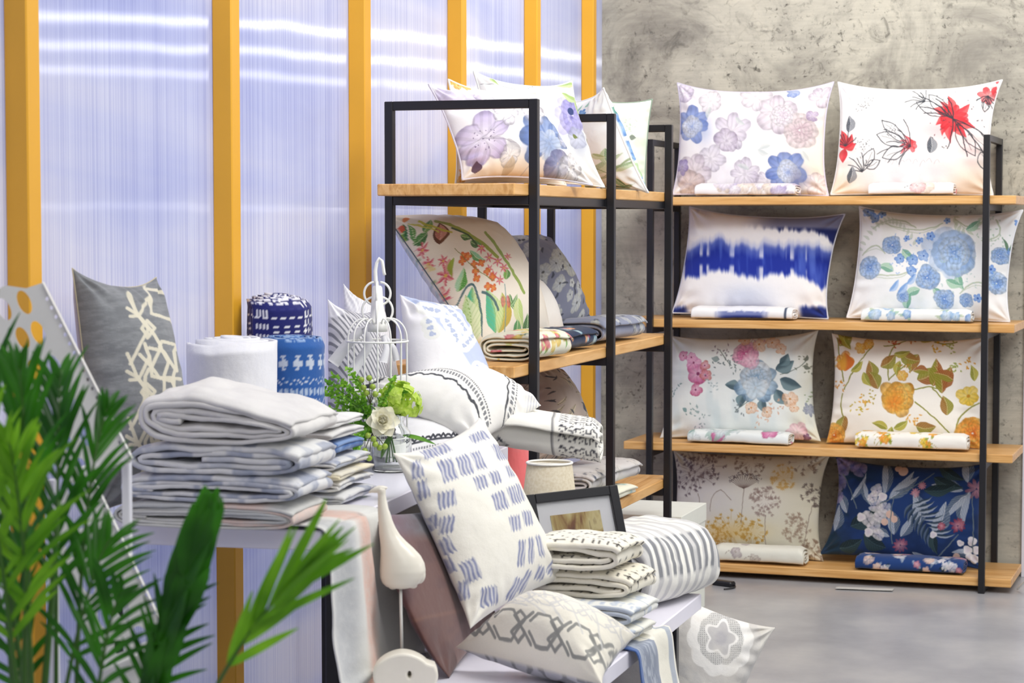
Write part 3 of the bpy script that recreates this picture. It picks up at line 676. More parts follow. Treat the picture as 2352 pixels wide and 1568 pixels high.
def pr_bluerose(p):
    p.mix(.35 * sm(.45, .7, p.n(70, 2)), 'DFE3EA'); p.mix(.25 * sm(.5, .8, p.n(40, 6)), 'D5DCD2')
    for pts in (((2010, 540), (2060, 500), (2110, 540)), ((2200, 520), (2240, 560), (2280, 500)), ((1985, 600), (2020, 560), (2040, 600)), ((2210, 690), (2250, 640), (2290, 690)), ((2040, 530), (2120, 560), (2170, 530)), ((1990, 640), (2060, 660), (2100, 640)), ((2290, 520), (2320, 560), (2260, 570))):
        p.curve(*pts, 3.2, 'B4C0A8', .8); p.curve(pts[0], (pts[1][0], pts[1][1] + 14), pts[2], 2, 'C2CCBA', .7)
    for k in range(16):
        t = k / 15; p.leaf(2190 + 110 * t, 500 + 40 * math.sin(t * 5), 24, 8, 40 + 60 * math.sin(t * 9), 'B5C4AC', al=.6); p.leaf(1985 + 120 * t, 590 - 60 * math.sin(t * 3), 20, 7, 200 + 90 * t, 'BBC8B8', al=.6)
    for x, y, a in ((2080, 590, 40), (2120, 680, 150), (2150, 680, 30), (2215, 640, 300), (2205, 645, 70), (2225, 545, 320), (2095, 690, 100), (2180, 660, 20), (2060, 640, 200), (2330, 640, 250)): p.leaf(x, y, 40, 20, a, '6FA68C', 'A9CDB4', 'DCEBE0')
    p.rose(2200, 600, 50, '5C86CE', '9FC0EA', 'CFE0F6', seed=2); p.flower(2185, 600, 62, 6, '8FB2E6', 'B8D0F2', .4, .25, .45)
    p.rose(2200, 598, 36, '5F8AD0', 'A8C6EE', 'D8E8FA', seed=5)
    for x, y, r in ((2138, 655, 28), (2003, 630, 25), (2055, 580, 22), (2175, 703, 23), (2292, 665, 26), (2300, 603, 20), (2080, 695, 14), (2225, 705, 16)): p.rose(x, y, r, '4F78C6', '8FB2E4', 'D2E2F6', seed=int(x) % 9)
    for x, y in ((2070, 690), (2050, 685), (2090, 670)): p.leaf(x, y, 34, 14, 310, '7DA4DC', 'B5CDF0')
    for x, y, r in ((2105, 615, 15), (2075, 612, 13), (2130, 605, 14), (2120, 570, 9), (2145, 560, 11), (2090, 565, 8), (2100, 640, 12), (2325, 590, 12), (2280, 635, 11), (2250, 700, 10), (1995, 500, 14), (2012, 515, 12), (2005, 485, 10), (2030, 505, 10), (2180, 522, 8), (2340, 525, 10)): p.flower(x, y, r, 5, '5E8AD6', '9CBEEE', x % 3, .5, .9, cen='3457A8')
    rng = random.Random(7); p.spray(rng, 2100, 600, 60, 60, '86AADF', 6, .6); p.spray(rng, 2230, 640, 40, 70, 'A7C4C0', 6, .6); p.spray(rng, 2290, 560, 30, 50, '9BB7A4', 7, .6)
    p.leaf(2315, 590, 30, 7, 250, '5C7F63'); p.leaf(2318, 590, 30, 7, 290, '5C7F63')
    return p
def pr_pinkposy(p):
    p.mix(sm(1800, 1880, p.x + (p.y - 900) * .2) * .6, 'DEDDC6'); p.mix(.45 * sm(.5, .75, p.n(36, 3, 3, 1.6, .5)), 'DCE6E8'); p.mix(.3 * sm(.55, .8, p.n(30, 9, 3, 2, .4)), 'F7F8F4')
    for x, y in ((1655, 960), (1700, 940), (1740, 960), (1640, 930), (1560, 970)): p.blot(x, y, 10, 34, 'C9D8DC', .5, 4)
    for x, y, L, w, a in ((1790, 860, 46, 30, 330), (1800, 880, 50, 30, 20), (1790, 905, 44, 26, 50), (1720, 915, 34, 22, 110), (1710, 900, 34, 24, 190), (1760, 925, 34, 20, 80), (1800, 850, 34, 24, 300)): p.leaf(x, y, L, w, a, '3E5560', '6E8890')
    p.flower(1750, 890, 50, 7, '7FA3C4', 'D5E2EC', .3, .3, .95, ring=.12); p.rose(1748, 878, 36, '6A90B6', 'BBD0E0', 'F2F6F8', seed=4); p.flower(1745, 900, 26, 5, 'EDF2F4', 'B9CFDF', .7, .3, .8)
    p.rose(1722, 822, 30, 'B83A78', 'E48DB4', 'F6D5E2', seed=2); p.flower(1735, 838, 22, 5, 'EDB0CA', 'F6DCE6', .2, .3, .7)
    for x, y, r, c in ((1612, 868, 26, 'C0407E'), (1600, 842, 18, 'E78FC0'), (1595, 830, 14, 'EBA5D0'), (1608, 905, 17, 'C04A78'), (1630, 872, 15, 'D0746A'), (1628, 850, 12, 'C86E68'), (1575, 825, 12, 'D06AA0')): p.flower(x, y, r, 5, c, 'F0BCD6', x % 4, .4, .9, cen='7E2A58')
    for x, y, r in ((1822, 926, 18), (1735, 945, 16), (1770, 955, 14), (1830, 945, 12), (1750, 800, 18), (1780, 795, 16), (1715, 790, 14), (1800, 810, 14)): p.flower(x, y, r, 5, 'E9B38C', 'F4DCC8', x % 3, .4, .8, cen='C98A50')
    p.flower(1862, 948, 16, 9, '6C7694', 'A9B0C4', 0, .5, .8)
    rng = random.Random(2)
    for x, y, c in ((1670, 840, '5C6B70'), (1690, 850, '6F7E80'), (1665, 815, '8A7F88'), (1790, 940, 'D6A890'), (1760, 970, 'E2B8A0'), (1850, 850, '7C8070'), (1605, 955, '86A0A0'), (1620, 980, '9FB0B2'), (1555, 900, '6F9090'), (1640, 890, 'A5B5B8'), (1740, 790, 'C69AA8'), (1710, 945, '707A80'), (1870, 920, '8FA07E')): p.spray(rng, x, y, 14, 24, c, 7, .8)
    for pts in (((1800, 870), (1840, 860), (1856, 835)), ((1690, 850), (1670, 830), (1660, 812)), ((1730, 930), (1710, 945), (1700, 955))): p.curve(*pts, 1.6, '5C6A62')
    p.leaf(1850, 848, 16, 10, 20, '6E746A'); p.leaf(1852, 838, 16, 8, 290, '6E746A'); p.leaf(1660, 838, 18, 14, 200, '8FA0A0'); p.leaf(1585, 955, 14, 9, 220, '7F9FA0'); p.flower(1835, 1000, 26, 6, 'E8AFC0', 'F5DADF', 0, .3, .8); p.flower(1855, 1012, 10, 5, '6A4060', 'A880A0', 0)
    return p
def pr_yellow(p):
    p.blot(1900, 1000, 50, 30, 'F5E9C8', .4)
    for a, b, c in (((1925, 780), (1935, 850), (1942, 880)), ((1945, 900), (1960, 860), (2010, 800)), ((2060, 800), (2040, 830), (2050, 880)), ((2050, 880), (2080, 850), (2110, 830)), ((2150, 900), (2180, 930), (2180, 945)), ((2110, 930), (2150, 960), (2185, 1000)), ((2200, 990), (2200, 960), (2250, 930)), ((2090, 910), (2130, 890), (2160, 900)), ((2035, 800), (2070, 800), (2090, 780)), ((1940, 910), (1930, 940), (1945, 970)), ((2200, 790), (2180, 800), (2150, 790))): p.curve(a, b, c, 3, '8A8A34')
    for x, y, L, w, a in ((2115, 880, 60, 40, 330), (2150, 895, 66, 34, 275), (2160, 900, 60, 34, 300), (2170, 910, 66, 30, 255), (2195, 880, 46, 26, 200), (2140, 860, 36, 22, 180)): p.leaf(x, y, L, w, a, '8C8A2C', '9C5A2E', 'D9C48A')
    for x, y, a in ((2010, 880, 260), (2025, 900, 240), (1945, 960, 100), (2110, 985, 0), (1930, 800, 300), (1945, 800, 250), (2115, 820, 110), (2180, 960, 260), (2075, 820, 20), (2030, 850, 320)): p.leaf(x, y, 46, 30, a, '97682E', '8E8B34', 'D8CC90')
    for x, y, a in ((1960, 860, 320), (1990, 862, 60), (2060, 820, 350), (2075, 835, 100), (1925, 770, 20), (1940, 775, 60), (2045, 990, 200), (2060, 990, 330), (2055, 985, 90), (2080, 770, 10), (2110, 770, 30), (2240, 880, 260)): p.leaf(x, y, 38, 17, a, '8E8F30', 'B4AC44', 'DCD88C')
    p.flower(2070, 920, 44, 7, 'F0A93A', 'F6CE62', .3, .25, .95, ring=.15); p.rose(2072, 918, 32, 'D9702A', 'F0A840', 'F9D878', seed=3); p.flower(2062, 935, 26, 5, 'F3B94A', 'E9842F', .6, .3, .7)
    p.rose(2235, 1000, 36, 'D8602A', 'EFA03C', 'F7D070', seed=6); p.rose(1918, 1002, 28, 'D96A2C', 'EFA53E', 'F7D070', seed=2)
    p.flower(2227, 915, 26, 6, 'EDC02E', 'F6DC70', .2, .35, .95, cen='C98A20'); p.flower(1945, 835, 22, 5, 'E58A32', 'F4C24C', 0, .3, .95); p.leaf(1945, 858, 44, 34, 270, 'E4A23A', 'D8702E')
    for x, y in ((1982, 805), (2080, 870), (1900, 925), (2000, 795)): p.flower(x, y, 14, 6, 'E8A030', 'F4CC60', x % 3, .4)
    rng = random.Random(5)
    for x, y, c in ((1990, 930, 'E2A83C'), (2005, 920, 'B4A24A'), (1975, 945, 'C8B23E'), (2160, 800, 'D9A82E'), (2190, 800, 'A8B060'), (2180, 780, 'E0B040'), (2230, 840, 'D89C3A'), (2090, 850, 'B08A34'), (2200, 850, '9CA858'), (2110, 965, 'E0A040'), (2240, 970, 'E09A3C'), (2100, 780, 'C8762E'), (2060, 790, 'B8542E'), (1930, 890, 'D8902E'), (2140, 780, 'D8B23C'), (1915, 830, 'E0B850')): p.spray(rng, x, y, 12, 18, c, 8, .85)
    return p
def pr_dandelion(p):
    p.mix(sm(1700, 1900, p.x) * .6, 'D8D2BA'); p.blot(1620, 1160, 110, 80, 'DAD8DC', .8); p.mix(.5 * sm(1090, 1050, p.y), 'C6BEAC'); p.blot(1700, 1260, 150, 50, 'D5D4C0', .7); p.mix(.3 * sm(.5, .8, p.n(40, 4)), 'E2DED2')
    rng = random.Random(3)
    def head(x, y, r, c, n, al=.75):
        for k in range(n):
            a = rng.uniform(0, 6.28); q = r * math.sqrt(rng.uniform(.02, 1)); ex, ey = x + q * math.cos(a), y + q * math.sin(a)
            p.stroke([(x + .55 * q * math.cos(a), y + .55 * q * math.sin(a)), (ex, ey)], 1.1, c, al * .6)
            for b in (-.7, 0, .7): p.leaf(ex, ey, 7, 2.6, math.degrees(a + b), c, al=al)
    p.blot(1610, 1100, 46, 40, 'B8AFB6', .3)
    head(1605, 1100, 56, '6E6068', 70); head(1630, 1085, 44, '7C6C6E', 40); head(1735, 1075, 40, '8E7C70', 34); head(1850, 1075, 36, '8E7C70', 34)
    p.blot(1807, 1110, 24, 24, 'DDBB7E', .5); head(1807, 1112, 27, 'D0A966', 40); p.blot(1768, 1168, 30, 28, 'E8E2DC', .5); head(1768, 1168, 34, '94807A', 60, .6); head(1830, 1228, 32, '9C8878', 60, .6); head(1872, 1150, 26, '70645E', 30)
    for k in range(15):
        a = math.radians(-160 + 140 * k / 14); p.stroke([(1720, 1140), (1720 + 34 * math.cos(a), 1128 + 20 * math.sin(a))], 1.1, '6A5650', .8); p.spray(rng, 1720 + 34 * math.cos(a), 1126 + 20 * math.sin(a), 5, 6, '4E4048', 4)
    p.blot(1700, 1235, 70, 22, 'D7B36A', .55); p.blot(1660, 1245, 50, 18, 'D5B068', .4)
    head(1690, 1235, 44, 'BE9648', 50); head(1650, 1240, 34, 'BE9648', 34); head(1740, 1240, 30, 'BE9648', 30); head(1570, 1230, 30, 'A094A2', 34, .5); head(1870, 1280, 30, '94806E', 40)
    for pts in (((1612, 1150), (1622, 1200), (1628, 1270)), ((1720, 1140), (1716, 1180), (1712, 1220)), ((1640, 1190), (1640, 1150), (1665, 1143)), ((1665, 1143), (1678, 1150), (1690, 1165)), ((1768, 1200), (1764, 1240), (1766, 1270)), ((1870, 1176), (1858, 1220), (1850, 1270))): p.curve(*pts, 1.6, '8C7C74', .8)
    for k in range(5):
        x = 1620 + 45 * k
        for r in (20, 14, 8):
            t = np.linspace(0, 6.28, 20); p.stroke(np.stack([x + r * np.cos(t), 1072 + r * .8 * np.sin(t)], 1), 1.4, 'D6CFBE', .5)
    return p
def pr_navyflora(p):
    p.mix(.6 * sm(.45, .7, p.n(46, 2)), '12284E'); p.mix(.55 * sm(1990, 1900, p.x + (1270 - p.y) * .4), '2C4454'); p.mix(.6 * sm(.52, .7, p.n(30, 8)) * sm(2060, 1960, p.x), '16303E')
    gl, gd, w = 'A9B3C2', '5A6A80', 'DADDE4'
    for x, y, L, q, a in ((2040, 1160, 90, 26, 265), (2050, 1170, 84, 30, 310), (2060, 1150, 66, 20, 330), (2230, 1150, 90, 26, 100), (2215, 1150, 70, 28, 190), (2225, 1130, 66, 28, 260), (2225, 1160, 70, 26, 130), (2060, 1250, 60, 30, 260), (2075, 1255, 56, 24, 300), (2120, 1230, 80, 36, 260), (2150, 1250, 80, 36, 290), (1960, 1170, 70, 16, 300), (1950, 1200, 60, 22, 240), (1990, 1130, 60, 16, 70), (2050, 1255, 46, 18, 200), (2100, 1290, 70, 20, 20), (1920, 1240, 60, 26, 280), (2190, 1290, 60, 18, 350)):
        p.leaf(x, y, L, q, a, gl, gd, w)
    for k in range(9):
        p.leaf(2105 + k * 6, 1180 + k * 9, 46, 9, 340 + k * 2, '2A3B4C', gl); p.leaf(2105 + k * 6, 1180 + k * 9, 40, 9, 120 - k * 3, '2A3B4C', gd)
    for x, y, L, q, a in ((2150, 1120, 70, 30, 20), (2130, 1150, 70, 28, 350), (1960, 1230, 70, 40, 330), (1990, 1250, 60, 40, 30), (1930, 1280, 60, 30, 340), (2160, 1090, 70, 24, 30), (2150, 1250, 46, 20, 80), (1945, 1130, 50, 18, 120), (2010, 1230, 56, 40, 290)): p.leaf(x, y, L, q, a, '1A2C30', '2E4446', '48606A')
    for x, y, r in ((2022, 1150, 11), (2012, 1165, 10), (2035, 1165, 9), (2020, 1185, 12), (2040, 1190, 11), (2030, 1210, 12), (2000, 1215, 14), (1985, 1210, 9), (2015, 1230, 12), (2025, 1250, 10), (2002, 1245, 9), (2235, 1265, 9), (2225, 1285, 9), (2245, 1285, 9), (2240, 1305, 9), (2228, 1300, 7), (2150, 1250, 7), (2210, 1270, 7)): p.flower(x, y, r * 1.2, 3, 'EEEBEA', 'D6CEDA', x % 5, .25, .98)
    for x, y, r in ((2052, 1205, 9), (2062, 1216, 8), (2040, 1222, 8), (2080, 1105, 11), (2068, 1098, 8), (2200, 1300, 8)): p.dot(x, y, r, 'E3BFAE', .95)
    for x, y, r, c in ((2245, 1145, 26, 'B06A7C'), (2205, 1230, 18, '9E2A40'), (2168, 1232, 10, '9A2C42'), (2075, 1275, 18, 'A64A66'), (2110, 1155, 12, 'D08A96'), (2125, 1138, 10, 'C47A86')):
        p.flower(x, y, r, 11, c, 'D8A0AC', 0, .6, .9)
    for x, y in ((1935, 1085), (1950, 1075), (1940, 1100), (1965, 1090), (1980, 1100), (1930, 1130), (1925, 1160)): p.flower(x, y, 16, 3, 'B7A6C8', '6A5E9A', x % 4, .3, .85)
    for pts in (((2060, 1170), (2050, 1220), (2056, 1270)), ((2205, 1250), (2180, 1280), (2160, 1300)), ((1940, 1110), (1960, 1150), (1975, 1190)), ((2150, 1110), (2100, 1150), (2030, 1180)), ((2235, 1160), (2240, 1220), (2236, 1290))): p.curve(*pts, 2.4, '6E7A80')
    return p
def pr_purpleA(p):
    p.blot(1180, 415, 120, 34, 'F0D9BC', .9); p.blot(1260, 400, 60, 30, 'E8D8C6', .6); p.mix(.4 * sm(.5, .75, p.n(40, 3)), 'EFEAF2')
    p.flower(1092, 345, 56, 6, 'B7A3D6', 'EDE6F4', .5, .5, .9, .08, ring=.12); p.flower(1050, 225, 54, 3, 'C3B2DC', 'F4F0F8', .2, .4, .8, .2)
    p.flower(1232, 345, 62, 7, '4A66A6', '7F96C8', .3, .4, .92, .10, ring=.1); p.flower(1240, 360, 34, 6, 'E8EBF2', '9AAACB', .7, .3, .85); p.blot(1198, 345, 22, 36, '7388BE', .6); p.flower(1265, 400, 34, 5, '6C6A92', 'A5A6C2', .4, .4, .85)
    for x, y, r, c in ((1205, 285, 34, 'DCD4DE'), (1140, 290, 30, 'E2DBE8'), (1100, 235, 34, 'DED3EA'), (1300, 405, 34, 'CFCDD2'), (1290, 340, 26, 'B9B8CE'), (1240, 215, 40, 'E4DCE4'), (1150, 385, 24, 'D9D5D8')): p.flower(x, y, r, 5, c, 'F6F3F6', x % 4, .4, .75, ring=.22)
    rng = random.Random(8); p.spray(rng, 1095, 342, 22, 30, '5A4A70', 4, .8); p.spray(rng, 1300, 415, 30, 34, '8A868E', 6, .5)
    p.leaf(1085, 415, 24, 20, 270, '5C4252'); p.leaf(1150, 420, 36, 22, 280, 'C4AE90', al=.7); p.leaf(1140, 352, 40, 16, 30, 'B9B6BA', 'D8D6D8', al=.8)
    for pts in (((1080, 350), (1110, 330), (1150, 300)), ((1090, 345), (1130, 350), (1160, 360)), ((1230, 380), (1200, 400), (1190, 420))): p.curve(*pts, 1.3, '9A94A4', .7)
    return p
def pr_purpleB(p):
    p.blot(1330, 370, 40, 60, 'E0E2E0', .5); p.rose(1295, 285, 44, '4A48A0', '9C96DC', 'E2DEF6', sq=.8, seed=3); p.flower(1290, 290, 50, 6, '8F86D6', 'D6D0F2', .2, .35, .5); p.dot(1290, 275, 9, '26386E')
    p.blot(1310, 345, 22, 30, '9EA2BE', .6); p.flower(1305, 335, 26, 4, 'A8ABC6', 'D8DAE8', .4, .4, .7)
    for x, y, L, w, a in ((1120, 185, 30, 10, 60), (1270, 205, 60, 16, 350), (1275, 230, 50, 18, 20), (1308, 235, 50, 12, 70)): p.leaf(x, y, L, w, a, '9CB86A', 'C4D69A')
    rng = random.Random(2); p.spray(rng, 1210, 210, 14, 18, '4C4C50', 4); p.leaf(1290, 330, 16, 9, 20, '6E7A3C'); p.curve((1100, 205), (1140, 210), (1170, 225), 1.3, '9A9AA0')
    return p
def pr_yellowbit(p):
    for x, y, r in ((1050, 200, 12), (1070, 203, 12), (1090, 198, 9), (1035, 192, 8), (1055, 420, 12), (1062, 400, 10), (1110, 260, 14), (1150, 330, 16)): p.flower(x, y, r, 5, 'F0A53C', 'F8D880', x % 3, cen='D8642C')
    return p
def pr_greenleaf(p):
    for x, y, L, w, a, c, d in ((1335, 425, 70, 46, 335, '7E9458', '9AAA6A'), (1350, 440, 96, 30, 2, '4F7450', '7E9A62'), (1400, 425, 80, 30, 20, '6C8E5C', 'A4B47C'), (1395, 385, 60, 24, 320, '8AA274', 'B6C49C'), (1330, 385, 40, 26, 300, '90A668', '6E8A54'), (1420, 330, 40, 14, 75, '7FA078', 'B0C49C')): p.leaf(x, y, L, w, a, c, d, 'D8DEC8')
    p.blot(1400, 400, 60, 40, 'D9DCD4', .6)
    for x, y, L, w, a, c, d in ((1348, 400, 60, 40, 330, '8C9E5C', '6C8250'), (1360, 420, 90, 34, 15, '5E7E52', 'A4AE74'), (1400, 430, 70, 20, 350, '4F7850', '93A86C'), (1345, 330, 22, 16, 280, '7FA078', 'A8BE98'), (1380, 330, 20, 9, 300, '93A270', 'B8C498'), (1360, 305, 26, 9, 60, '8CA070', 'B8C498'), (1400, 340, 26, 12, 20, 'A0AC78', 'C6CCA4'), (1378, 350, 26, 10, 60, '9CAE78', 'BCC79C'), (1430, 380, 40, 16, 340, '8BA278', 'BCCAA4'), (1440, 400, 26, 14, 60, '5F8660', '8CAA80')): p.leaf(x, y, L, w, a, c, d, 'D8DEC8')
    for x, y in ((1345, 335), (1340, 350), (1332, 362)): p.flower(x, y, 15, 5, '5B86C6', 'A9C4E8', x % 3, cen='26428E')
    for x, y in ((1335, 262), (1340, 268), (1350, 258), (1365, 250)): p.flower(x, y, 8, 5, '3C72B4', '7FAAD8', x % 3); p.leaf(x, y - 10, 14, 6, 290, '8FBFA8')
    for pts in (((1370, 360), (1400, 330), (1385, 300)), ((1370, 360), (1410, 370), (1430, 390)), ((1350, 400), (1420, 420), (1460, 350)), ((1380, 410), (1440, 400), (1450, 360))): p.curve(*pts, 2, '8E9E76')
    return p
def pr_bluestrip(p):
    for x, y, r in ((1420, 295, 26), (1400, 270, 18), (1440, 340, 20), (1470, 400, 14), (1450, 360, 12), (1478, 425, 9)): p.flower(x, y, r, 5, '3F74C0', '8FB6E4', x % 3, .4)
    p.flower(1395, 260, 14, 4, '3F8C78', '8CC0A8', 0); p.leaf(1455, 370, 50, 16, 60, 'A8C490'); return p
def pr_palegreen(p):
    p.mix(.6 * sm(1440, 1500, p.x), 'DCE6CE'); p.mix(.5 * sm(.5, .7, p.n(30, 4)), 'CFDDC4'); p.mix(.3 * sm(.4, .7, p.n(20, 9)), 'F4F8EE'); rng = random.Random(3); p.spray(rng, 1450, 300, 16, 20, '9AA896', 5, .5); p.leaf(1446, 322, 16, 12, 10, '7C8478'); return p
def pr_tropical(p):
    p.mix(.3 * sm(.5, .8, p.n(60, 2)), 'EFE6D2')
    G = [(925, 500, 44, 18, 70, '2F6E3E', '8CAE3C'), (950, 545, 40, 24, 330, '4E8A44', '3A6E3A'), (952, 538, 40, 14, 245, '4C8C46', '5C9444'), (975, 525, 30, 20, 300, '3F7E3E', '6C9E4C'), (1060, 545, 34, 14, 10, '6FA64C', '3E6E34'), (1085, 560, 30, 18, 20, '4E8C44', '3C6C38'), (1085, 580, 46, 14, 35, '8CCBA0', '5C9A54'), (1052, 660, 50, 26, 290, 'A9D8B0', '4F9A3C'), (1170, 650, 24, 16, 270, '6FA63E', '4E8A3C'), (1176, 680, 40, 10, 70, '4E7E48', '6C9850'), (1176, 705, 30, 9, 310, '5E8E50', '6FA06A'), (1196, 690, 60, 22, 80, 'B7D078', 'D2DC98'), (1185, 760, 30, 16, 285, '3F8A4A', '5FA05A'), (1205, 760, 40, 16, 285, '3E6E38', '4E8440')]
    for g in G: p.leaf(*g, vein='E6ECC4')
    for x, y, L, w, a, c, d in ((1060, 770, 118, 58, 283, '3FB08A', 'D5E4A4'), (1075, 780, 110, 56, 268, 'CFE2A0', 'E6EDC4'), (1140, 755, 92, 40, 258, '4EB690', 'CFE0A4'), (1148, 755, 80, 36, 278, 'D2DEA0', 'C8A53C')): p.leaf(x, y, L, w, a, c, d, '8CB45C')
    for pts in (((1042, 700), (1075, 640), (1090, 652)), ((1090, 652), (1112, 690), (1110, 755)), ((1112, 670), (1140, 680), (1148, 710))): p.curve(*pts, 5, '4C6A70')
    p.leaf(1012, 556, 46, 40, 268, '5C3220', '6A3C24'); p.leaf(1013, 548, 34, 28, 268, 'C87C6C', 'D8988A', 'F0CFC0')
    for x, y, r in ((972, 560, 18), (1020, 592, 15), (1025, 622, 24), (985, 590, 18), (1112, 578, 14), (1130, 600, 13), (1150, 610, 14), (1165, 625, 12), (1140, 640, 12), (1155, 650, 12), (1020, 660, 22), (1130, 625, 11), (1175, 600, 10)):
        for k in range(6): p.leaf(x, y, r, r * .34, k * 60 + x % 40, 'D2506A', 'EBA09C')
        p.dot(x, y, r * .16, 'E8C45C')
    for x, y, L, w, a, c in ((1020, 600, 0, 0, 0, ''), (1035, 590, 40, 18, 80, 'E0A09A'), (1046, 590, 40, 14, 100, '9AAE3C'), (978, 590, 30, 10, 30, 'EBDC9C'), (968, 600, 16, 12, 200, '2C6CA8'), (915, 505, 18, 14, 20, 'E0604A'), (925, 488, 16, 8, 10, 'E88A54')):
        if L: p.leaf(x, y, L, w, a, c)
    for x, y in ((1070, 590), (1080, 592), (1095, 610), (1098, 625), (1112, 610), (1125, 630), (1137, 642), (1100, 640), (1068, 600), (1138, 665), (1125, 660)): p.flower(x, y, 9, 4, 'D8582E', 'EE9A44', x % 3)
    p.curve((1050, 570), (1090, 620), (1140, 650), 1.6, '8A8A4C'); p.curve((960, 500), (1000, 520), (1040, 535), 4, 'C6C24A'); p.curve((940, 500), (980, 512), (1010, 530), 3, 'CFC95C'); p.curve((1000, 505), (1070, 520), (1150, 600), 7, '97A83E'); p.curve((1040, 525), (1090, 545), (1100, 570), 4, '3E5A3E'); p.curve((1120, 540), (1170, 600), (1210, 680), 6, '8FA84A'); p.curve((950, 555), (975, 620), (1010, 640), 1.6, '7C9A5C')
    p.flower(1166, 696, 12, 2, 'C84A54', 'E08C8C', 0); p.curve((1166, 660), (1170, 700), (1160, 760), 2, '7E9C9C'); p.blot(1245, 770, 14, 14, 'D8A82E', .9); p.blot(1100, 775, 14, 10, 'E2B43C', .9)
    return p
def pr_skyikat(p):
    x, y = p.x + p.y * .35, p.y - p.x * .35
    z = np.sin(x / 7 + 2.2 * (abs((y / 22) % 1 - .5) * 4)) + .8 * (p.n(9, 3) - .5) * 3; p.mix(.7 * sm(.1, .5, z), 'B6CFE0'); p.mix(.5 * sm(.5, .8, z) * sm(.4, .7, p.n(40, 5)), '9CBCC4'); return p
def pr_greyposy(p):
    p.mix(.5 * sm(.4, .7, p.n(50, 3)), '74788C'); rng = random.Random(5)
    for k in range(46):
        x, y = rng.uniform(1125, 1365), rng.uniform(510, 750); r = rng.uniform(10, 22)
        p.flower(x, y, r, 5, 'D8D9CE', 'C3C8CC', rng.uniform(0, 6), .4, .9, sq=.7, cen='5A5A58'); p.leaf(x + r, y, 16, 5, rng.uniform(0, 360), '454A58')
        if rng.random() < .6: p.dot(x + rng.uniform(-20, 20), y + rng.uniform(-20, 20), 3, '3A3E4A')
    p.flower(1255, 605, 30, 5, 'D5D4C2', 'BFC6CC', .3, .3, .95, sq=.75, cen='4C4C48'); return p
def pr_plain(p): p.mix(.2 * sm(.4, .7, p.n(60, 3)), 'DCD8D4'); return p
def pr_taupe(p):
    p.mix(.5 * sm(.45, .7, p.n(40, 3)), 'A69A92'); rng = random.Random(6)
    for k in range(40):
        x, y = rng.uniform(1195, 1375), rng.uniform(860, 1060); p.leaf(x, y, rng.uniform(20, 44), rng.uniform(6, 12), rng.uniform(0, 360), 'CFC4A8', 'B0A48C', '5A5450', al=.85)
    for k in range(50): x, y = rng.uniform(1195, 1375), rng.uniform(860, 1060); p.leaf(x, y, rng.uniform(8, 22), 4, rng.uniform(0, 360), '4A4A50')
    for k in range(9): x, y = rng.uniform(1230, 1375), rng.uniform(880, 1060); p.curve((x, y), (x + 20, y + 20), (x + 10, y + 60), 3, '5C5C62')
    p.leaf(1300, 930, 30, 14, 290, '3A4250'); p.leaf(1290, 950, 24, 12, 60, '3A4250'); return p
def scat(seed, pal, n, r0, r1, x0, x1, y0, y1, leafs=(), ink=None):
    def f(p):
        rng = random.Random(seed)
        for k in range(n):
            x, y, r = rng.uniform(x0, x1), rng.uniform(y0, y1), rng.uniform(r0, r1); c = rng.choice(pal)
            if leafs:
                for q in range(2): p.leaf(x, y, r * 1.8, r * .7, rng.uniform(0, 360), rng.choice(leafs), al=.85)
            p.flower(x, y, r, rng.choice((5, 6)), c[0], c[1], rng.uniform(0, 6), .4, .9)
            if ink: p.curve((x, y), (x + rng.uniform(-20, 20), y + 12), (x + rng.uniform(-34, 34), y + rng.uniform(-24, 24)), 1.3, ink, .8)
        return p
    return f
LV = [('C9BACD', 'F2ECF2'), ('A998C8', 'E2DAEE'), ('DCC8B8', 'F2E6DA'), ('D9CFE2', 'F6F2F6')]
def pr_trellisgrey(p):
    """cream interlocking lattice on grey; coordinates follow the seams of the big grey cushion"""
    p.mix(.5 * sm(.35, .65, p.n(16, 3, 4, .5, 1.6)), '6E7176'); p.mix(.3 * sm(.5, .8, p.n(6, 7, 2, .4, 2)), 'A0A3A6')
    cr = 'DED8C4'; w = 8
    def S(*pts): p.stroke(pts, w, cr, .95, .15)
    for dy in (0, 146, 292):
        S((290, 600 + dy), (312, 655 + dy), (350, 705 + dy), (364, 730 + dy)); S((330, 580 + dy), (340, 610 + dy), (316, 660 + dy), (296, 660 + dy))
        S((288, 640 + dy), (312, 655 + dy), (336, 690 + dy), (334, 706 + dy), (322, 690 + dy), (334, 672 + dy), (352, 690 + dy), (336, 712 + dy)); S((330, 706 + dy), (310, 746 + dy), (296, 770 + dy))
        S((340, 610 + dy), (345, 655 + dy), (392, 668 + dy)); S((392, 668 + dy), (400, 640 + dy), (372, 600 + dy), (340, 590 + dy)); S((392, 668 + dy), (412, 710 + dy), (398, 745 + dy), (404, 790 + dy))
        S((362, 735 + dy), (368, 722 + dy), (402, 728 + dy), (406, 740 + dy)); S((364, 735 + dy), (384, 770 + dy), (374, 800 + dy), (374, 850 + dy)); S((318, 750 + dy), (344, 780 + dy), (362, 805 + dy), (412, 808 + dy)); S((338, 784 + dy), (330, 800 + dy), (328, 880 + dy), (318, 905 + dy)); S((345, 780 + dy), (366, 735 + dy)); S((398, 808 + dy), (396, 850 + dy))
    return p
def pr_trellislav(p):
    def S(*pts): p.stroke(pts, 9, 'DAD3CC', .9, .15)
    for dy in range(-150, 460, 76): S((225, 560 + dy), (420, 690 + dy)); S((225, 690 + dy), (420, 560 + dy)); S((300, 600 + dy), (312, 640 + dy), (300, 680 + dy))
    return p
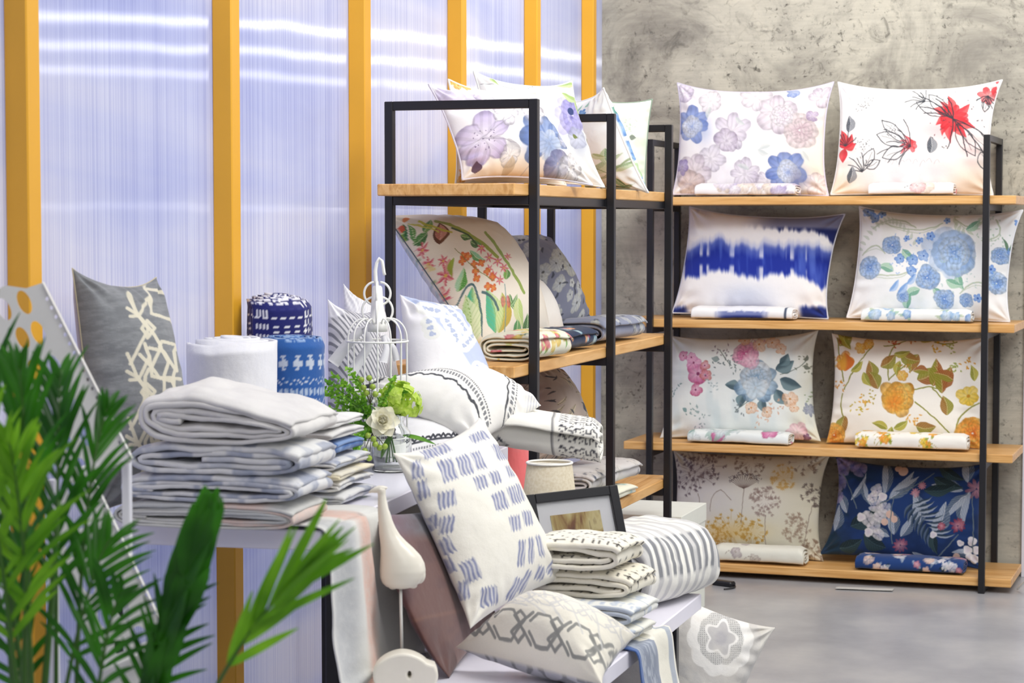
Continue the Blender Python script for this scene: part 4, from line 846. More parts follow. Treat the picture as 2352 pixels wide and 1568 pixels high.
def pr_dash(p):
    rng = random.Random(12); ca, sa = math.cos(-.33), math.sin(-.33)
    for (x, y, w, h, a) in ((990, 1045, 62, 26, 70), (1088, 1012, 44, 24, 70), (1010, 1095, 30, 52, 75), (1045, 1085, 30, 48, 75), (1075, 1075, 24, 46, 75), (1135, 1050, 40, 40, 75), (1078, 1128, 28, 30, 70), (1110, 1117, 24, 30, 70), (1150, 1098, 20, 30, 75), (1176, 1088, 18, 30, 75), (1010, 1160, 32, 36, 80), (1120, 1172, 32, 40, 72), (1152, 1158, 24, 40, 72), (1172, 1148, 16, 40, 76), (1155, 1222, 26, 34, 78), (1186, 1208, 26, 34, 78), (1015, 1215, 26, 34, 85), (985, 1205, 28, 30, 70), (1210, 1130, 22, 34, 70), (1235, 1180, 20, 34, 72), (1020, 1260, 20, 40, 62), (1172, 1288, 18, 54, 88), (1196, 1280, 16, 54, 86), (1220, 1268, 16, 48, 72), (1252, 1240, 18, 54, 80), (1025, 1305, 26, 34, 62), (1068, 1320, 30, 50, 66), (1110, 1378, 36, 40, 75), (1165, 1362, 20, 46, 108), (1190, 1345, 16, 46, 112), (1225, 1325, 20, 28, 100), (1255, 1310, 16, 34, 116), (1060, 1360, 20, 40, 80), (1285, 1290, 14, 34, 80), (990, 1250, 18, 34, 64), (950, 1085, 20, 40, 80), (965, 1130, 18, 40, 76)):
        i, dx, dy = p.loc(x, y, max(w, h) + 6, .3); t = math.radians(a - 90); u, v = dx * math.cos(t) + dy * math.sin(t), -dx * math.sin(t) + dy * math.cos(t)
        if not len(i): continue
        jag = 3 * np.sin(u * .9 + x); m = sm(1.5, -1.5, abs(u) - w / 2) * sm(2, -2, abs(v) + jag - h / 2)
        st = .62 + .38 * np.sin(u * 2 * np.pi / 8 + np.sin(v / 7)) ; p.mix(m * np.clip(st, .28, 1), '8288AC', i)
    p.mix(.12 * sm(.5, .7, p.n(14, 4)), 'F8F6F0'); return p
def pr_chain(p):
    """grey interlaced chain band near the front seam, paler one above"""
    A, B = np.array([1048, 1468.]), np.array([1382, 1550.]); e = (B - A) / np.hypot(*(B - A)); nn = np.array([e[1], -e[0]])
    def row(off, h, col, w, per):
        for k in range(-1, 12):
            c = A + e * (k * per + 6) + nn * off
            q = lambda a, b: tuple(c + e * a * per + nn * b * h)
            p.stroke([q(0, -.18), q(.18, -.5), q(.5, -.5), q(.85, .2), q(.85, .3), q(.7, .5), q(.55, .3), q(1.05, -.5)], w, col, .95, .25); p.stroke([q(0, .18), q(.18, .5), q(.5, .5), q(.85, -.2), q(.85, -.3), q(.7, -.5), q(.5, -.25), q(1.05, .5)], w, col, .95, .25)
    row(52, 52, '93938F', 6, 86); row(112, 26, 'D8D6D2', 3, 60)
    for k in range(7): p.stroke([(1100 + 60 * k, 1345 + 10 * k), (1180 + 50 * k, 1400 + 8 * k), (1230 + 40 * k, 1420 + 18 * k)], 4, 'D6D5D2', .7); p.stroke([(1180 + 40 * k, 1345), (1200 + 36 * k, 1400)], 7, 'D5D4D2', .6)
    p.mix(.8 * sm(18, 10, abs((p.x - A[0]) * nn[0] + (p.y - A[1]) * nn[1] - 16)) * .0, 'C9B88F'); return p
def pr_chainback(p):
    for x, y in ((1130, 1520), (1200, 1540), (1270, 1560), (1340, 1560), (1165, 1480), (1240, 1490), (1310, 1500), (1100, 1470), (1390, 1520)):
        t = np.linspace(0, 2 * np.pi, 9) + .39; p.stroke(np.stack([x + 26 * np.cos(t), y + 26 * np.sin(t)], 1), 7, '84868C', .9, .1)
    return p
def pr_rick(p):
    for A, B, C in (((850, 880), (1040, 890), (1105, 1000)), ((1110, 860), (1205, 900), (1120, 1060))):
        p.curve(A, B, C, 4, '4A4C52', .95, 40, 1.2); off = 12
        p.curve((A[0] + off, A[1] - 9), (B[0] + off, B[1] - 9), (C[0] + off, C[1] - 4), 7, '6A6C72', .8, 40, .2, 7); p.curve((A[0] + off + 8, A[1] - 14), (B[0] + off + 10, B[1] - 13), (C[0] + off + 8, C[1] - 6), 3, '5A5C62', .8, 40, .2, 4)
    p.mix(.5 * sm(1195, 1215, p.x - (p.y - 930) * .1) * (np.sin(p.x * .9) > 0), 'B9BED0'); return p
def pr_rick2(p):
    t = np.linspace(840, 1110, 60); p.stroke(np.stack([t, 1019 - (t - 945) * .09 + 3 * np.sin(t * .55)], 1), 4, '3C3E46', .95, 0); p.stroke([(840, 1033), (1110, 1010)], 3.5, '3C3E46', .9, 0); p.stroke([(840, 1042), (1110, 1020)], 3, '6A6C74', .8, 0, 6); return p
def pr_shibori(p):
    edge = 960 + (p.y - 730) * .62; p.mix(sm(-3, 3, p.x - edge), 'C2CCE6'); p.mix(.4 * sm(.5, .75, p.n(50, 3)) * sm(-3, 3, p.x - edge), 'A9B8DC')
    for x0, y0, x1, y1, n, r in ((1000, 690, 1030, 760, 7, 17), (990, 740, 1010, 800, 6, 15), (1020, 800, 1075, 750, 7, 17), (955, 705, 975, 715, 3, 18), (955, 740, 960, 770, 3, 13), (1050, 850, 1090, 860, 4, 16), (1110, 860, 1130, 880, 3, 18), (1040, 690, 1080, 720, 4, 14), (1085, 770, 1095, 800, 3, 12)):
        for k in range(n):
            t = k / max(n - 1, 1); p.dot(x0 + (x1 - x0) * t, y0 + (y1 - y0) * t, r, 'ECEDE8', .95)
        for k in range(n):
            t = k / max(n - 1, 1); p.flower(x0 + (x1 - x0) * t, y0 + (y1 - y0) * t, 6, 3, '93A2CC', 'A9B6D8', k, .5, .7)
    return p
def pr_ticking(p):
    x = p.x - p.y * .42; p.mix(.8 * sm(.1, .5, np.sin(x * 2 * np.pi / 8.5)), '73757E')
    p.mix(sm(4, -4, np.hypot(p.x - 752, p.y - 690) - 34), 'EDEDF2'); return p
def pr_medallion(p):
    x0, y0 = 1650, 1472
    i, dx, dy = p.loc(x0, y0, 400, .2)
    rr, th = np.hypot(dx * 1.15, dy), np.arctan2(dy, dx * 1.15)
    p.mix(.95 * sm(3, -3, rr - 104 - 7 * abs(np.cos(6 * th))), 'CFCCC8', i); p.mix(sm(2, -2, rr - 82 - 8 * abs(np.cos(5 * th))), 'F2F0EC', i)
    m = sm(2, -2, rr - 58 - 4 * abs(np.cos(5 * th))); p.mix(m * (.35 + .5 * ((np.sin(dx * 1.3) > 0) & (np.sin(dy * 1.3) > 0))), '8E8E8E', i)
    p.mix(sm(2, -2, rr - 40 - 8 * np.cos(5 * th)), 'EDEBE8', i); p.mix(sm(2, -2, rr - 33 - 7 * np.cos(5 * th)), 'C0BEBE', i); p.mix(sm(6, -6, rr - 16), 'B2B0B4', i)
    for k in range(4):
        a = math.pi / 2 * k + .75; cx, cy = x0 + 190 * math.cos(a) / 1.15, y0 + 190 * math.sin(a); q = np.hypot((p.x - cx) * 1.15, p.y - cy); t = np.arctan2(p.y - cy, (p.x - cx))
        p.mix(sm(3, -3, abs(q - 74) - 15), 'C9C7C4'); p.mix(sm(2, -2, q - 40 - 12 * np.cos(3 * t)) * (.4 + .5 * (np.sin(p.y * .9) > 0)), 'A09EA0')
    p.mix(.35 * sm(.5, .75, p.n(40, 3)), 'DAD5CC'); return p
def pr_circles(p):
    for x, y in ((1425, 1556), (1370, 1590), (1440, 1640)):
        i, dx, dy = p.loc(x, y, 60, .1); r, t = np.hypot(dx, dy), np.arctan2(dy, dx); p.mix(.8 * (np.sin(r * .55) > .1) * (np.sin(t * 14) > -.2) * (r < 48), 'A3A1A4', i)
    return p
def pr_velvet(p):
    p.mix(sm(1255, 1215, p.y + (p.x - 950) * -.15), '6C6C72'); p.mix(.4 * sm(.4, .7, p.n(30, 2)), '54383A'); p.mix(.6 * sm(960, 880, p.x), '7E5A6C'); p.mix(.4 * sm(8, 0, abs(p.y - 1425 + (p.x - 950) * .16)), '85604F'); return p
# ------------------------------------------------------------------ cushions on the rack by the concrete wall
n2 = nrm(-3.1, 0)
def r2pillow(label, px, z, lean, paint, bg, thick=.075, pipe='EDEBF0', Y=.20, **k):
    a = R2(np.array([.7, Y, z + .02]))
    W3 = plane_corners(px, a, -3.1 + k.pop('yaw', 0), lean)
    return pillow('bed_pillow', label, px, W3, thick, paint, bg, group='pillows on the rack by the concrete wall', nu=320, nv=236, kb=.75, piping=pipe, rest=z + .001, **k)
r2pillow('white pillow with faded lavender and blue peonies on the top board', [(1556, 190), (1915, 188), (1903, 449), (1545, 446)], SZ[0], 8, pr_lavender, 'F7F5F7', pinch=(.09, .045, .01, .035), seed=2, pipe='DDD8EC')
r2pillow('white pillow splashed with red lilies and black ink lines', [(1925, 190), (2302, 185), (2281, 449), (1908, 448)], SZ[0], 8, pr_red, 'F8F6F5', pinch=(.08, .05, .01, .035), seed=5, pipe='F0EEF0')
r2pillow('white pillow with a jagged indigo dip dye band across its middle', [(1584, 483), (1941, 500), (1902, 741), (1544, 727)], SZ[1], 9, pr_indigo, 'F5F3F4', pinch=(.07, .045, .01, .03), seed=8, pipe='D5D8E6')
r2pillow('pale pillow strewn with light blue roses and green scrolls', [(1974, 486), (2349, 495), (2319, 751), (1945, 741)], SZ[1], 9, pr_bluerose, 'F2F3F4', pinch=(.07, .045, .01, .03), seed=11, pipe='F2F4FA')
r2pillow('pale grey pillow with a pink and slate blue flower bunch', [(1538, 776), (1880, 764), (1886, 1020), (1515, 1012)], SZ[2], 10, pr_pinkposy, 'E9EEEC', pinch=(.06, .045, .02, .04), seed=14, pipe=None)
r2pillow('white pillow with trailing yellow and rust jacobean flowers', [(1910, 768), (2272, 776), (2258, 1035), (1897, 1020)], SZ[2], 10, pr_yellow, 'F6F2EA', pinch=(.055, .035, .02, .035), seed=17, pipe=None)
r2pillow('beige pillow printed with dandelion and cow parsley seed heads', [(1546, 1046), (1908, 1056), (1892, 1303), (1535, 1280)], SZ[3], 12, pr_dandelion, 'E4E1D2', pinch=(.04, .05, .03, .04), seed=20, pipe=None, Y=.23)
r2pillow('dark navy pillow with silver leaves and white blossoms', [(1918, 1066), (2272, 1082), (2260, 1330), (1881, 1293)], SZ[3], 12, pr_navyflora, '1C3A72', pinch=(.08, .045, .03, .06), seed=23, pipe=None, Y=.23, back='E0D8D0')
def r2fold(label, x0, x1, yb, z, paint, bg, H=.056, D=.12, seed=1, **k):
    a, b = (ony(x0, yb, 8.62), ony(x1, yb, 8.62)); c = (a + b) / 2
    loc = R2(np.array([0, 0, 0])); dx = c[0] - loc[0]; y = loc[1] - dx * math.tan(math.radians(3.1)) + .045 + D / 2
    return folded('folded_duvet_cover', label, (c[0], y, z + .0005), -3.1, abs(b[0] - a[0]), D, H, 2.4, paint, bg, th=.006, ex=.55, ds=.005, da=.004, seed=seed, group='folded covers on the rack by the concrete wall', start=-.6, **k)
r2fold('folded cover with pale lilac flowers lying before the lavender peony pillow', 1590, 1824, 447, SZ[0], scat(3, LV, 34, 12, 28, -130, 130, -10, 130), 'F6F3F5', seed=3)
r2fold('folded white cover with red blooms lying before the red lily pillow', 1993, 2190, 447, SZ[0], scat(5, [('D8343F', 'EE8F92'), ('F0B8BC', 'F8E0E0'), ('E8CDB8', 'F4E6DA')], 16, 10, 20, -120, 120, 0, 130, ink='44464E'), 'F7F4F3', seed=6)
def dipf(p):
    q = fbm(p.x / 8, p.y / 60, 4, 2); p.mix(sm(.0, .2, np.cos(p.y / 13) - .3 + (q - .5) * .8) * sm(75, 40, abs(p.x - 2 + 14 * (q - .5))), '1E3088'); p.mix(.5 * sm(.1, .5, np.sin(p.y / 18)) * (abs(p.x) < 60), 'DDE2F2'); p.mix(sm(104, 108, p.x) * sm(113, 109, p.x), '20304E'); return p
r2fold('folded white cover with a blue dip dye patch before the indigo pillow', 1583, 1818, 739, SZ[1], dipf, 'F6F5F6', seed=9)
r2fold('folded cover with blue roses lying before the blue rose pillow', 1978, 2232, 746, SZ[1], scat(8, [('6C96D8', 'C4DAF2'), ('8FB6E4', 'DCE8F6')], 26, 10, 18, -140, 140, 0, 130, ('B8C8AC', '9FBFAC')), 'F0F3F2', seed=12)
r2fold('folded pale cover with pink flowers before the flower bunch pillow', 1573, 1808, 1026, SZ[2], scat(2, [('C0407E', 'EBA5CC'), ('DCE8EA', 'F0F4F4'), ('C9D8DC', 'E9EFF0')], 18, 12, 22, -130, 130, 0, 130, ('7FA39A', 'A9C0B8')), 'EBF0EF', seed=15)
r2fold('folded cover with yellow and green sprigs before the jacobean pillow', 1964, 2222, 1042, SZ[2], scat(7, [('ECC034', 'F6DC70'), ('E58A32', 'F4C24C')], 40, 6, 12, -150, 150, 0, 150, ('8E9A34', 'A8B044'), ink='A89A4A'), 'F6F3EC', H=.072, seed=18)
r2fold('folded beige cover with seed heads before the dandelion pillow', 1636, 1842, 1318, SZ[3], scat(9, [('A89AA0', 'CFC8C4'), ('C0B4AC', 'DAD6CC')], 16, 10, 20, -120, 60, 0, 150, ink='8C7C74'), 'E7E6DA', H=.078, D=.125, seed=21)
r2fold('folded navy cover with silver leaves before the navy pillow', 1964, 2214, 1337, SZ[3], scat(11, [('EEEBEA', 'D6CEDA'), ('B06A7C', 'DCAAB4'), ('E3BFAE', 'E8D0C4')], 40, 8, 15, -150, 150, 0, 150, ('A9B3C2', '8494A8', '16303E')), '1E3F7A', H=.062, D=.15, seed=24)

# ------------------------------------------------------------------ cushions and bedding on the rack by the panels
G1 = 'cushions on the rack by the panels'
def pc(name, label, px, anchor, yw, le, thick, paint, bg, **k):
    return pillow(name, label, px, plane_corners(px, anchor, yw, le), thick, paint, bg, **k)
pc('cushion', 'white cushion with lilac blossom and a dark blue peony on top board', [(985, 206), (1233, 238), (1361, 436), (1062, 424)], P(1062, 422, 6.22), 44, 22, .075, pr_purpleA, 'F9F8FA', group=G1, nu=240, nv=180, pinch=(.07, .03, .06, .05), piping='E4E0EC', kb=.7, back='C2A690', seed=3, rest=SZ[0] + .001)
pc('cushion', 'white cushion with a violet peony behind the blue peony cushion', [(1088, 172), (1313, 194), (1388, 437), (1120, 428)], P(1250, 430, 6.62), 50, 16, .07, pr_purpleB, 'F8F9F7', group=G1, nu=200, nv=160, pinch=(.09, .05, .03, .05), piping='EEF0EC', kb=.5, seed=6, rest=SZ[0] + .001)
pc('cushion', 'cushion with yellow and orange flowers peeping out by its corners', [(1030, 185), (1230, 215), (1300, 428), (1046, 426)], P(1250, 430, 6.49), 50, 16, .03, pr_yellowbit, 'FBF6EC', group=G1, nu=120, nv=100, pinch=(.07, .05, .03, .04), piping='F5F0E4', kb=.3, seed=7, rest=SZ[0] + .001)
q = [(1312, 232), (1386, 202), (1489, 442), (1345, 432)]
pillow('cushion', 'tilted white cushion with green leaves and a blue flowered reverse', q, [P(*q[0], 7.35), P(*q[1], 7.16), P(*q[2], 7.16), P(*q[3], 7.42)], .085, pr_greenleaf, 'EEF0EF', group=G1, nu=160, nv=180, pinch=(.05, .05, .04, .05), piping='F4F5F4', kb=.8, back='F0F4F6', bstep=2, bpaint=pr_bluestrip, seed=9)
pc('cushion', 'pale green cushion at the far end of the top board', [(1392, 236), (1498, 231), (1482, 440), (1380, 440)], P(1480, 438, 7.38), 12, 8, .05, pr_palegreen, 'E9F0E4', group=G1, nu=100, nv=120, pinch=(.03, .05, .02, .04), piping='8FA090', kb=.5, seed=10, rest=SZ[0] + .001)
pc('cushion', 'large cream cushion with tropical leaves, red blossoms and ikat reverse', [(886, 474), (1140, 492), (1268, 776), (1107, 792)], P(1107, 790, 6.3), 84, 34, .13, pr_tropical, 'F4EBDC', group=G1, nu=260, nv=240, pinch=(.0, .03, .03, .01), kb=.6, back='DCE6F2', bstep=2, bpaint=pr_skyikat, warp=(85, -22), piping='6A7884', seed=13, pipe_r=.002, rest=SZ[1] + .001, wr=.5)
pc('cushion', 'slate grey cushion with white blossoms leaning behind tropical cushion', [(1119, 503), (1242, 502), (1364, 735), (1212, 748)], P(1215, 745, 7.12), 74, 28, .12, pr_greyposy, '84889C', group=G1, nu=180, nv=180, pinch=(.03, .03, .03, .02), kb=.5, back='7C86C4', seed=16, rest=SZ[1] + .001)
pc('cushion', 'plain white cushion between the tropical and slate grey cushions', [(1180, 596), (1236, 620), (1300, 760), (1205, 768)], P(1215, 765, 6.86), 70, 24, .07, pr_plain, 'EEEBE6', group=G1, nu=80, nv=80, pinch=(.03, .03, .02, .02), piping='F2F0EC', kb=.4, seed=18, rest=SZ[1] + .001)
pc('cushion', 'taupe cushion with dark leaf print on the low board', [(1188, 850), (1270, 836), (1378, 1052), (1205, 1070)], P(1290, 1060, 6.95), 62, 24, .12, pr_taupe, 'B4A69C', group=G1, nu=160, nv=150, pinch=(.03, .03, .03, .03), kb=.5, seed=21)
pc('cushion', 'coral red cushion glimpsed behind the tall table leg', [(1140, 1010), (1218, 1010), (1218, 1240), (1140, 1240)], P(1190, 1238, 6.5), 40, 14, .06, pr_plain, 'EE7A7C', group=G1, nu=60, nv=60, kb=.6, seed=22, rest=SZ[2] + .001)
FC = 'folded covers on the rack by the panels'
def at1(x, y, z): return R1(np.array([x, y, z]))
tropf = scat(14, [('D2506A', 'EBA09C'), ('E2B43C', 'F0DC90')], 130, 6, 16, -140, 140, 0, 900, ('6FA64C', '4C8C46', 'CFE2A0', 'D5E4A4', '2F5E44', 'B7C078'))
folded('folded_duvet_cover', 'folded tropical leaf cover lying before the tropical cushion', at1(.188, .095, SZ[1]) , 84, .30, .19, .085, 3, tropf, 'EFEDD8', th=.006, ds=.006, da=.006, seed=31, wob=.006, group=FC, flip=1, start=.4)
smallf = scat(15, [('D8486E', 'F0A0B0'), ('E8D8C4', 'F4ECDC'), ('E8925A', 'F4C8A0'), ('7FA8B8', 'D8E4E4'), ('EFEAE4', 'C8C0C0')], 420, 4, 10, -180, 180, 0, 800)
folded('folded_duvet_cover', 'folded navy cover crowded with tiny colourful flowers', at1(.60, .14, SZ[1]), 86, .36, .20, .07, 2.4, smallf, '1E3050', th=.006, ds=.005, da=.005, seed=33, group=FC, start=.4)
gposy = scat(16, [('D8D9CE', 'C3C8CC'), ('CFD2D2', 'B4B8C0')], 150, 8, 18, -180, 180, 0, 800, ('555B6A',))
folded('folded_duvet_cover', 'folded slate grey cover with white blossoms at the far board end', at1(1.18, .15, SZ[1]), 84, .44, .21, .085, 2.4, gposy, '8C92A8', th=.007, ds=.006, da=.006, seed=35, group=FC, start=.3)
leafy_ = scat(17, [('E2DED8', 'D0CCC8')], 130, 10, 20, -180, 180, 0, 800, ('9C9CA2', '6E727C', 'C4C0BA', '3E4658'), ink='6A6C76')
folded('folded_duvet_cover', 'folded pale grey cover with charcoal leaves on the low board', at1(1.02, .14, SZ[2] + .043), 84, .50, .22, .075, 2.4, leafy_, 'D4D1D0', th=.007, ds=.007, da=.007, seed=37, group=FC, start=.3)
folded('folded_duvet_cover', 'folded cream cover with green sprigs under the charcoal leaf cover', at1(.93, .135, SZ[2]), 84, .46, .235, .042, 1.6, scat(18, [('E8D8C0', 'F2E8DC'), ('8FC0C8', 'D0E4E4')], 70, 6, 14, -160, 160, 0, 800, ('A8BC6C', 'C8D49C')), 'F0EEDA', th=.008, ds=.008, da=.008, seed=38, group=FC, start=.3)

# ------------------------------------------------------------------ tall table
q = [(165, 536), (358, 561), (428, 1074), (224, 1098)]
pillow('cushion', 'big grey cushion with a cream lattice print standing by the yellow post', q, plane_corners(q, P(224, 1098, 4.47), 80, 10), .105, pr_trellisgrey, '85888C', group='cushions on the tall table', nu=200, nv=260, pinch=(.06, .05, .03, .02), kb=.55, back='B9B4C4', bstep=2, bpaint=pr_trellislav, warp=(88, 0), piping='C9BFA4', pipe_r=.0015, seed=25, rest=ZA + .001, mat_=LINEN)
def stk(name, label, px0, px1, ytop, ybot, yfront_d, L, turns, paint, bg, zb, H, seed, ax=92.6, **k):
    a, b = P(px0, ybot, yfront_d), P(px1, ybot, yfront_d); D = abs(np.linalg.norm((b - a)[:2])) ; m = (a + b) / 2
    t = math.radians(ax); c = m + np.array([math.cos(t), math.sin(t), 0]) * L / 2; c[2] = zb
    return folded(name, label, c, ax, L, D, H, turns, paint, bg, seed=seed, ppm=900, mat_=LINEN, start=k.pop('start', .35), **k)
ST = 'throws stacked at the front of the tall table'
def wblue(seed, x0=-150):
    def f(p):
        p.mix(.55 * sm(.5, .62, p.n(60, seed)) * sm(.4, .6, p.n(22, seed + 3)), 'A9B0C2'); p.mix(.7 * sm(.56, .62, p.n(46, seed + 5, 2)), '8F98B0'); p.mix(.3 * sm(.4, .7, p.n(12, seed)), 'D8D8DA'); return p
    return f
def pinkgrey(p):
    s = (p.y / 1.0) % 620; p.mix(.8 * sm(30, 80, s) * sm(190, 130, s), 'E3C6BA'); p.mix(.7 * sm(160, 240, s) * sm(420, 330, s), 'B7BABD'); p.mix(.3 * sm(.4, .7, p.n(9, 3)), 'C8C8C6'); return p
def greyduv(p): p.mix(.4 * sm(.45, .7, p.n(60, 2)), 'CFCDCC'); p.mix(.4 * sm(.5, .7, p.n(8, 6)), 'E4E3E0'); return p
stk('folded_throw', 'grey and blush striped throw folded at the bottom of the front stack', 246, 690, 0, 1192, 4.28, .22, 3.6, pinkgrey, 'D3D3CF', ZA + .007, .054, 41, th=.006, group=ST, wob=.003)
stk('folded_throw', 'white throw with hazy blue pattern above the blush striped throw', 262, 702, 0, 1120, 4.28, .21, 2.6, wblue(4), 'E6E6E6', ZA + .061, .056, 43, th=.0085, group=ST, wob=.005)
stk('folded_throw', 'thick white throw with slate blue checks beneath the grey duvet', 286, 704, 0, 1060, 4.28, .23, 2.2, wblue(9), 'E9E9E8', ZA + .117, .062, 45, th=.011, group=ST, wob=.006)
stk('folded_duvet', 'crumpled pale grey duvet folded on top of the front stack', 305, 690, 0, 1010, 4.27, .30, 3.6, greyduv, 'E4E2DF', ZA + .179, .098, 47, th=.010, group=ST, wob=.010, slope=-.34, ex=.85)
ST2 = 'throws stacked behind the front stack'
for k, (lab, x0, x1, H, bg, pf, tn) in enumerate([
        ('white throw with grey blotches at the bottom of the rear stack', 520, 800, .032, 'DDDDDC', wblue(21), 1.2), ('white throw with fine grey motif second in the rear stack', 520, 792, .028, 'E9E8E4', wblue(25), 1.2),
        ('cream throw with a golden lining in the middle of the rear stack', 520, 794, .016, 'EFE6C8', greyduv, 1.1), ('pale throw with broad grey checks beneath the blue throw', 520, 784, .029, 'E0E0DF', wblue(29), 1.3),
        ('denim blue throw folded below the white throws of the rear stack', 520, 770, .036, '7F9CCB', lambda p: (p.mix(.9 * sm(.4, .6, p.n(40, 3)), '2C5696'), p)[1], 1.8), ('white throw second from the top of the rear stack', 520, 772, .024, 'E4E3E2', greyduv, 1.3), ('plain white throw on top of the rear stack', 520, 768, .026, 'F1F0EE', greyduv, 1.3)]):
    zb = ZA + .001 + sum([.032, .028, .016, .029, .036, .024, .026][:k]) + .0008 * k
    stk('folded_throw', lab, x0, x1, 0, 1130, 4.66, .24, tn, pf, bg, zb, H, 60 + k, th=.006, group=ST2, wob=.004)
# upright rolls
def roll(label, x, ytop, d, R, turns, H, paint, bg, seed, zb=ZA, ppm=880, **k):
    c = P(x, ytop, d); c[2] = zb + .001
    return folded('rolled_throw', label, c, k.pop('ax', 30), H, 2 * R, 2 * R, turns, paint, bg, th=.009, ex=1, ds=.0045, da=.0045, seed=seed, wob=.004, vertical=True, ppm=ppm, group='rolled throws on the tall table', tele=k.pop('tele', .03), mat_=LINEN, cat='rolled throw', **k)
def whr(p): p.mix(.5 * sm(-2, 2, np.sin(p.x / 17 + .6)), 'E2E3EC'); p.mix(.15 * sm(.4, .7, p.n(7, 3, 2, .3, 3)), 'D8DAE6'); return p
def navr(p):
    z, s = p.x - 44, p.y % 150
    for zz, w, d in ((140, 3, 5), (118, 3, 5), (52, 3, 5), (30, 3, 5)): p.mix(sm(2, 1, abs(z - zz)) * ((p.y / d) % 1 < .6), 'F4F4F8')
    for zz in (100, 86, 72): p.mix(sm(2.6, 1.6, abs(z - zz)) * ((s / 24) % 1 < .55) * (s > 46), 'F4F4F8')
    for ss in (50, 62, 128, 140): p.mix(sm(1.5, .8, abs(s - ss)) * ((z / 5) % 1 < .6), 'F4F4F8')
    for z0, z1 in ((122, 138), (92, 104), (56, 80), (6, 26)):
        for ss in (12, 20, 28, 36): p.mix(sm(2.8, 1.8, abs(s - ss)) * (z > z0) * (z < z1), 'F4F4F8')
        if z0 == 56: p.mix((abs(s - 24) < 13) * (abs(((z - z0) / 24 * 2) % 2 - 1) < .22) * (z > z0) * (z < z1), 'F4F4F8')
    p.mix((p.x > 194) * sm(.4, .5, p.n(6, 4, 2)), 'E8E8F2'); return p
def blur_(p):
    z, s = p.x, p.y
    q = (s % 30) - 15; zz = z - 105
    p.mix((abs(q) + abs(zz) * .5 < 7) + (abs(zz) < 5) * (abs(q) < 10) * (abs(q) > 2) + (abs(abs(zz) - 13) < 3.5) * (abs(q) < (abs(zz) - 9)) > 0, 'C4CEDC')
    for c in (65, 20): p.mix(sm(2.2, 1.2, abs(z - c - 7 * (abs(((s / 11) % 1) - .5) * 4 - 1))), 'C4CEDC')
    q2 = (s % 11) - 5.5; p.mix(sm(1.1, .85, np.hypot(q2 / 4, (z - 42) / 8)), 'AFC0D6'); p.mix((z > 149) * sm(.45, .55, p.n(8, 4)), '8FAAD0'); return p
roll('thick white rolled throw standing behind the folded grey duvet', 537, 790, 4.98, .107, 5, .362, whr, 'ECECEF', 71, ax=200, tele=.012)
roll('navy rolled throw with white stitched dashes, tallest of the rolls', 638, 680, 5.46, .091, 5, .45, navr, '20246A', 73, ax=250, tele=.02)
roll('blue rolled throw with pale stars and zigzags beside the white roll', 672, 772, 5.22, .082, 5, .355, blur_, '2A5BA0', 75, ax=240, tele=.01)
# draped throw
def drapep(p):
    s = p.y; p.mix(.9 * sm(100, 130, s) * sm(225, 175, s), 'E0BBAC'); p.mix(.8 * sm(110, 60, s) * sm(-10, 30, s), 'B9BCBF'); p.mix(.5 * sm(250, 300, s) * sm(420, 340, s), 'CFCFCB'); p.mix(.3 * sm(.4, .7, p.n(9, 3)), 'D9D9D6'); return p
A0 = TA(np.array([.572, -.012, 0]))
pth = [(-2.02, A0[1], ZA + .001), (-1.80, A0[1], ZA + .001), (A0[0] - .03, A0[1], ZA + .005), (A0[0] + .006, A0[1], ZA + .002), (A0[0] + .014, A0[1], ZA - .015), (A0[0] + .018, A0[1], ZA - .08), (A0[0] + .02, A0[1], .62), (A0[0] + .03, A0[1], .54), (A0[0] + .05, A0[1], .508), (A0[0] + .085, A0[1], .504)]
sheet('draped_throw', pth, (0, 1, 0), 0, .33, .004, drapep, 'E2E2DD', 'grey throw with a blush stripe draped over the tall table corner', 'throw', seed=3, amp=.012, fall=lambda t: .55 * sm(.5, 1, t), na=160, nb=90, freq=9)
# cushions in the far part of the tall table
G3 = 'cushions on the tall table'
tick = pc('cushion', 'grey ticking striped cushion with white ties beside the birdcage', [(752, 678), (858, 705), (925, 1026), (744, 1040)], P(744, 1036, 5.69), 52, 8, .085, pr_ticking, 'D9D8DC', group=G3, nu=240, nv=180, pinch=(.05, .05, .03, .05), kb=.5, back='DDDBE6', seed=27, rest=ZA + .001, mat_=LINEN)
def tie(pts, w):
    t = [P(x, y, d) for x, y, d in pts]; t = np.array(t); n = 24; s_ = np.linspace(0, 1, n); k = np.linspace(0, 1, len(t)); C_ = np.stack([np.interp(s_, k, t[:, i]) for i in range(3)], 1)
    for _ in range(4): C_[1:-1] = (C_[:-2] + C_[2:] + 2 * C_[1:-1]) / 4
    T_ = np.gradient(C_, axis=0); T_ /= np.linalg.norm(T_, axis=1)[:, None]; S_ = np.cross(T_, -_f); S_ /= np.linalg.norm(S_, axis=1)[:, None]
    wv = w * (.55 + .45 * np.linspace(0, 1, n))[:, None]; V = np.concatenate([C_ - S_ * wv / 2, C_ + S_ * wv / 2, C_ + S_ * wv / 2 + _f * .002, C_ - S_ * wv / 2 + _f * .002]); Fc = []
    for i in range(n - 1):
        for a in range(4): b = (a + 1) % 4; Fc.append([a * n + i, b * n + i, b * n + i + 1, a * n + i + 1])
    Fc += [[0, n, 2 * n, 3 * n], [n - 1, 4 * n - 1, 3 * n - 1, 2 * n - 1]]
    meshobj('tie', V, Fc, FAB, tick, col=np.tile(hx('F2F2F6'), (len(V), 1)))
tie([(838, 752, 5.555), (815, 770, 5.540), (790, 800, 5.535), (765, 835, 5.525)], .034); tie([(838, 752, 5.550), (850, 790, 5.535), (825, 830, 5.525), (806, 858, 5.520)], .030)
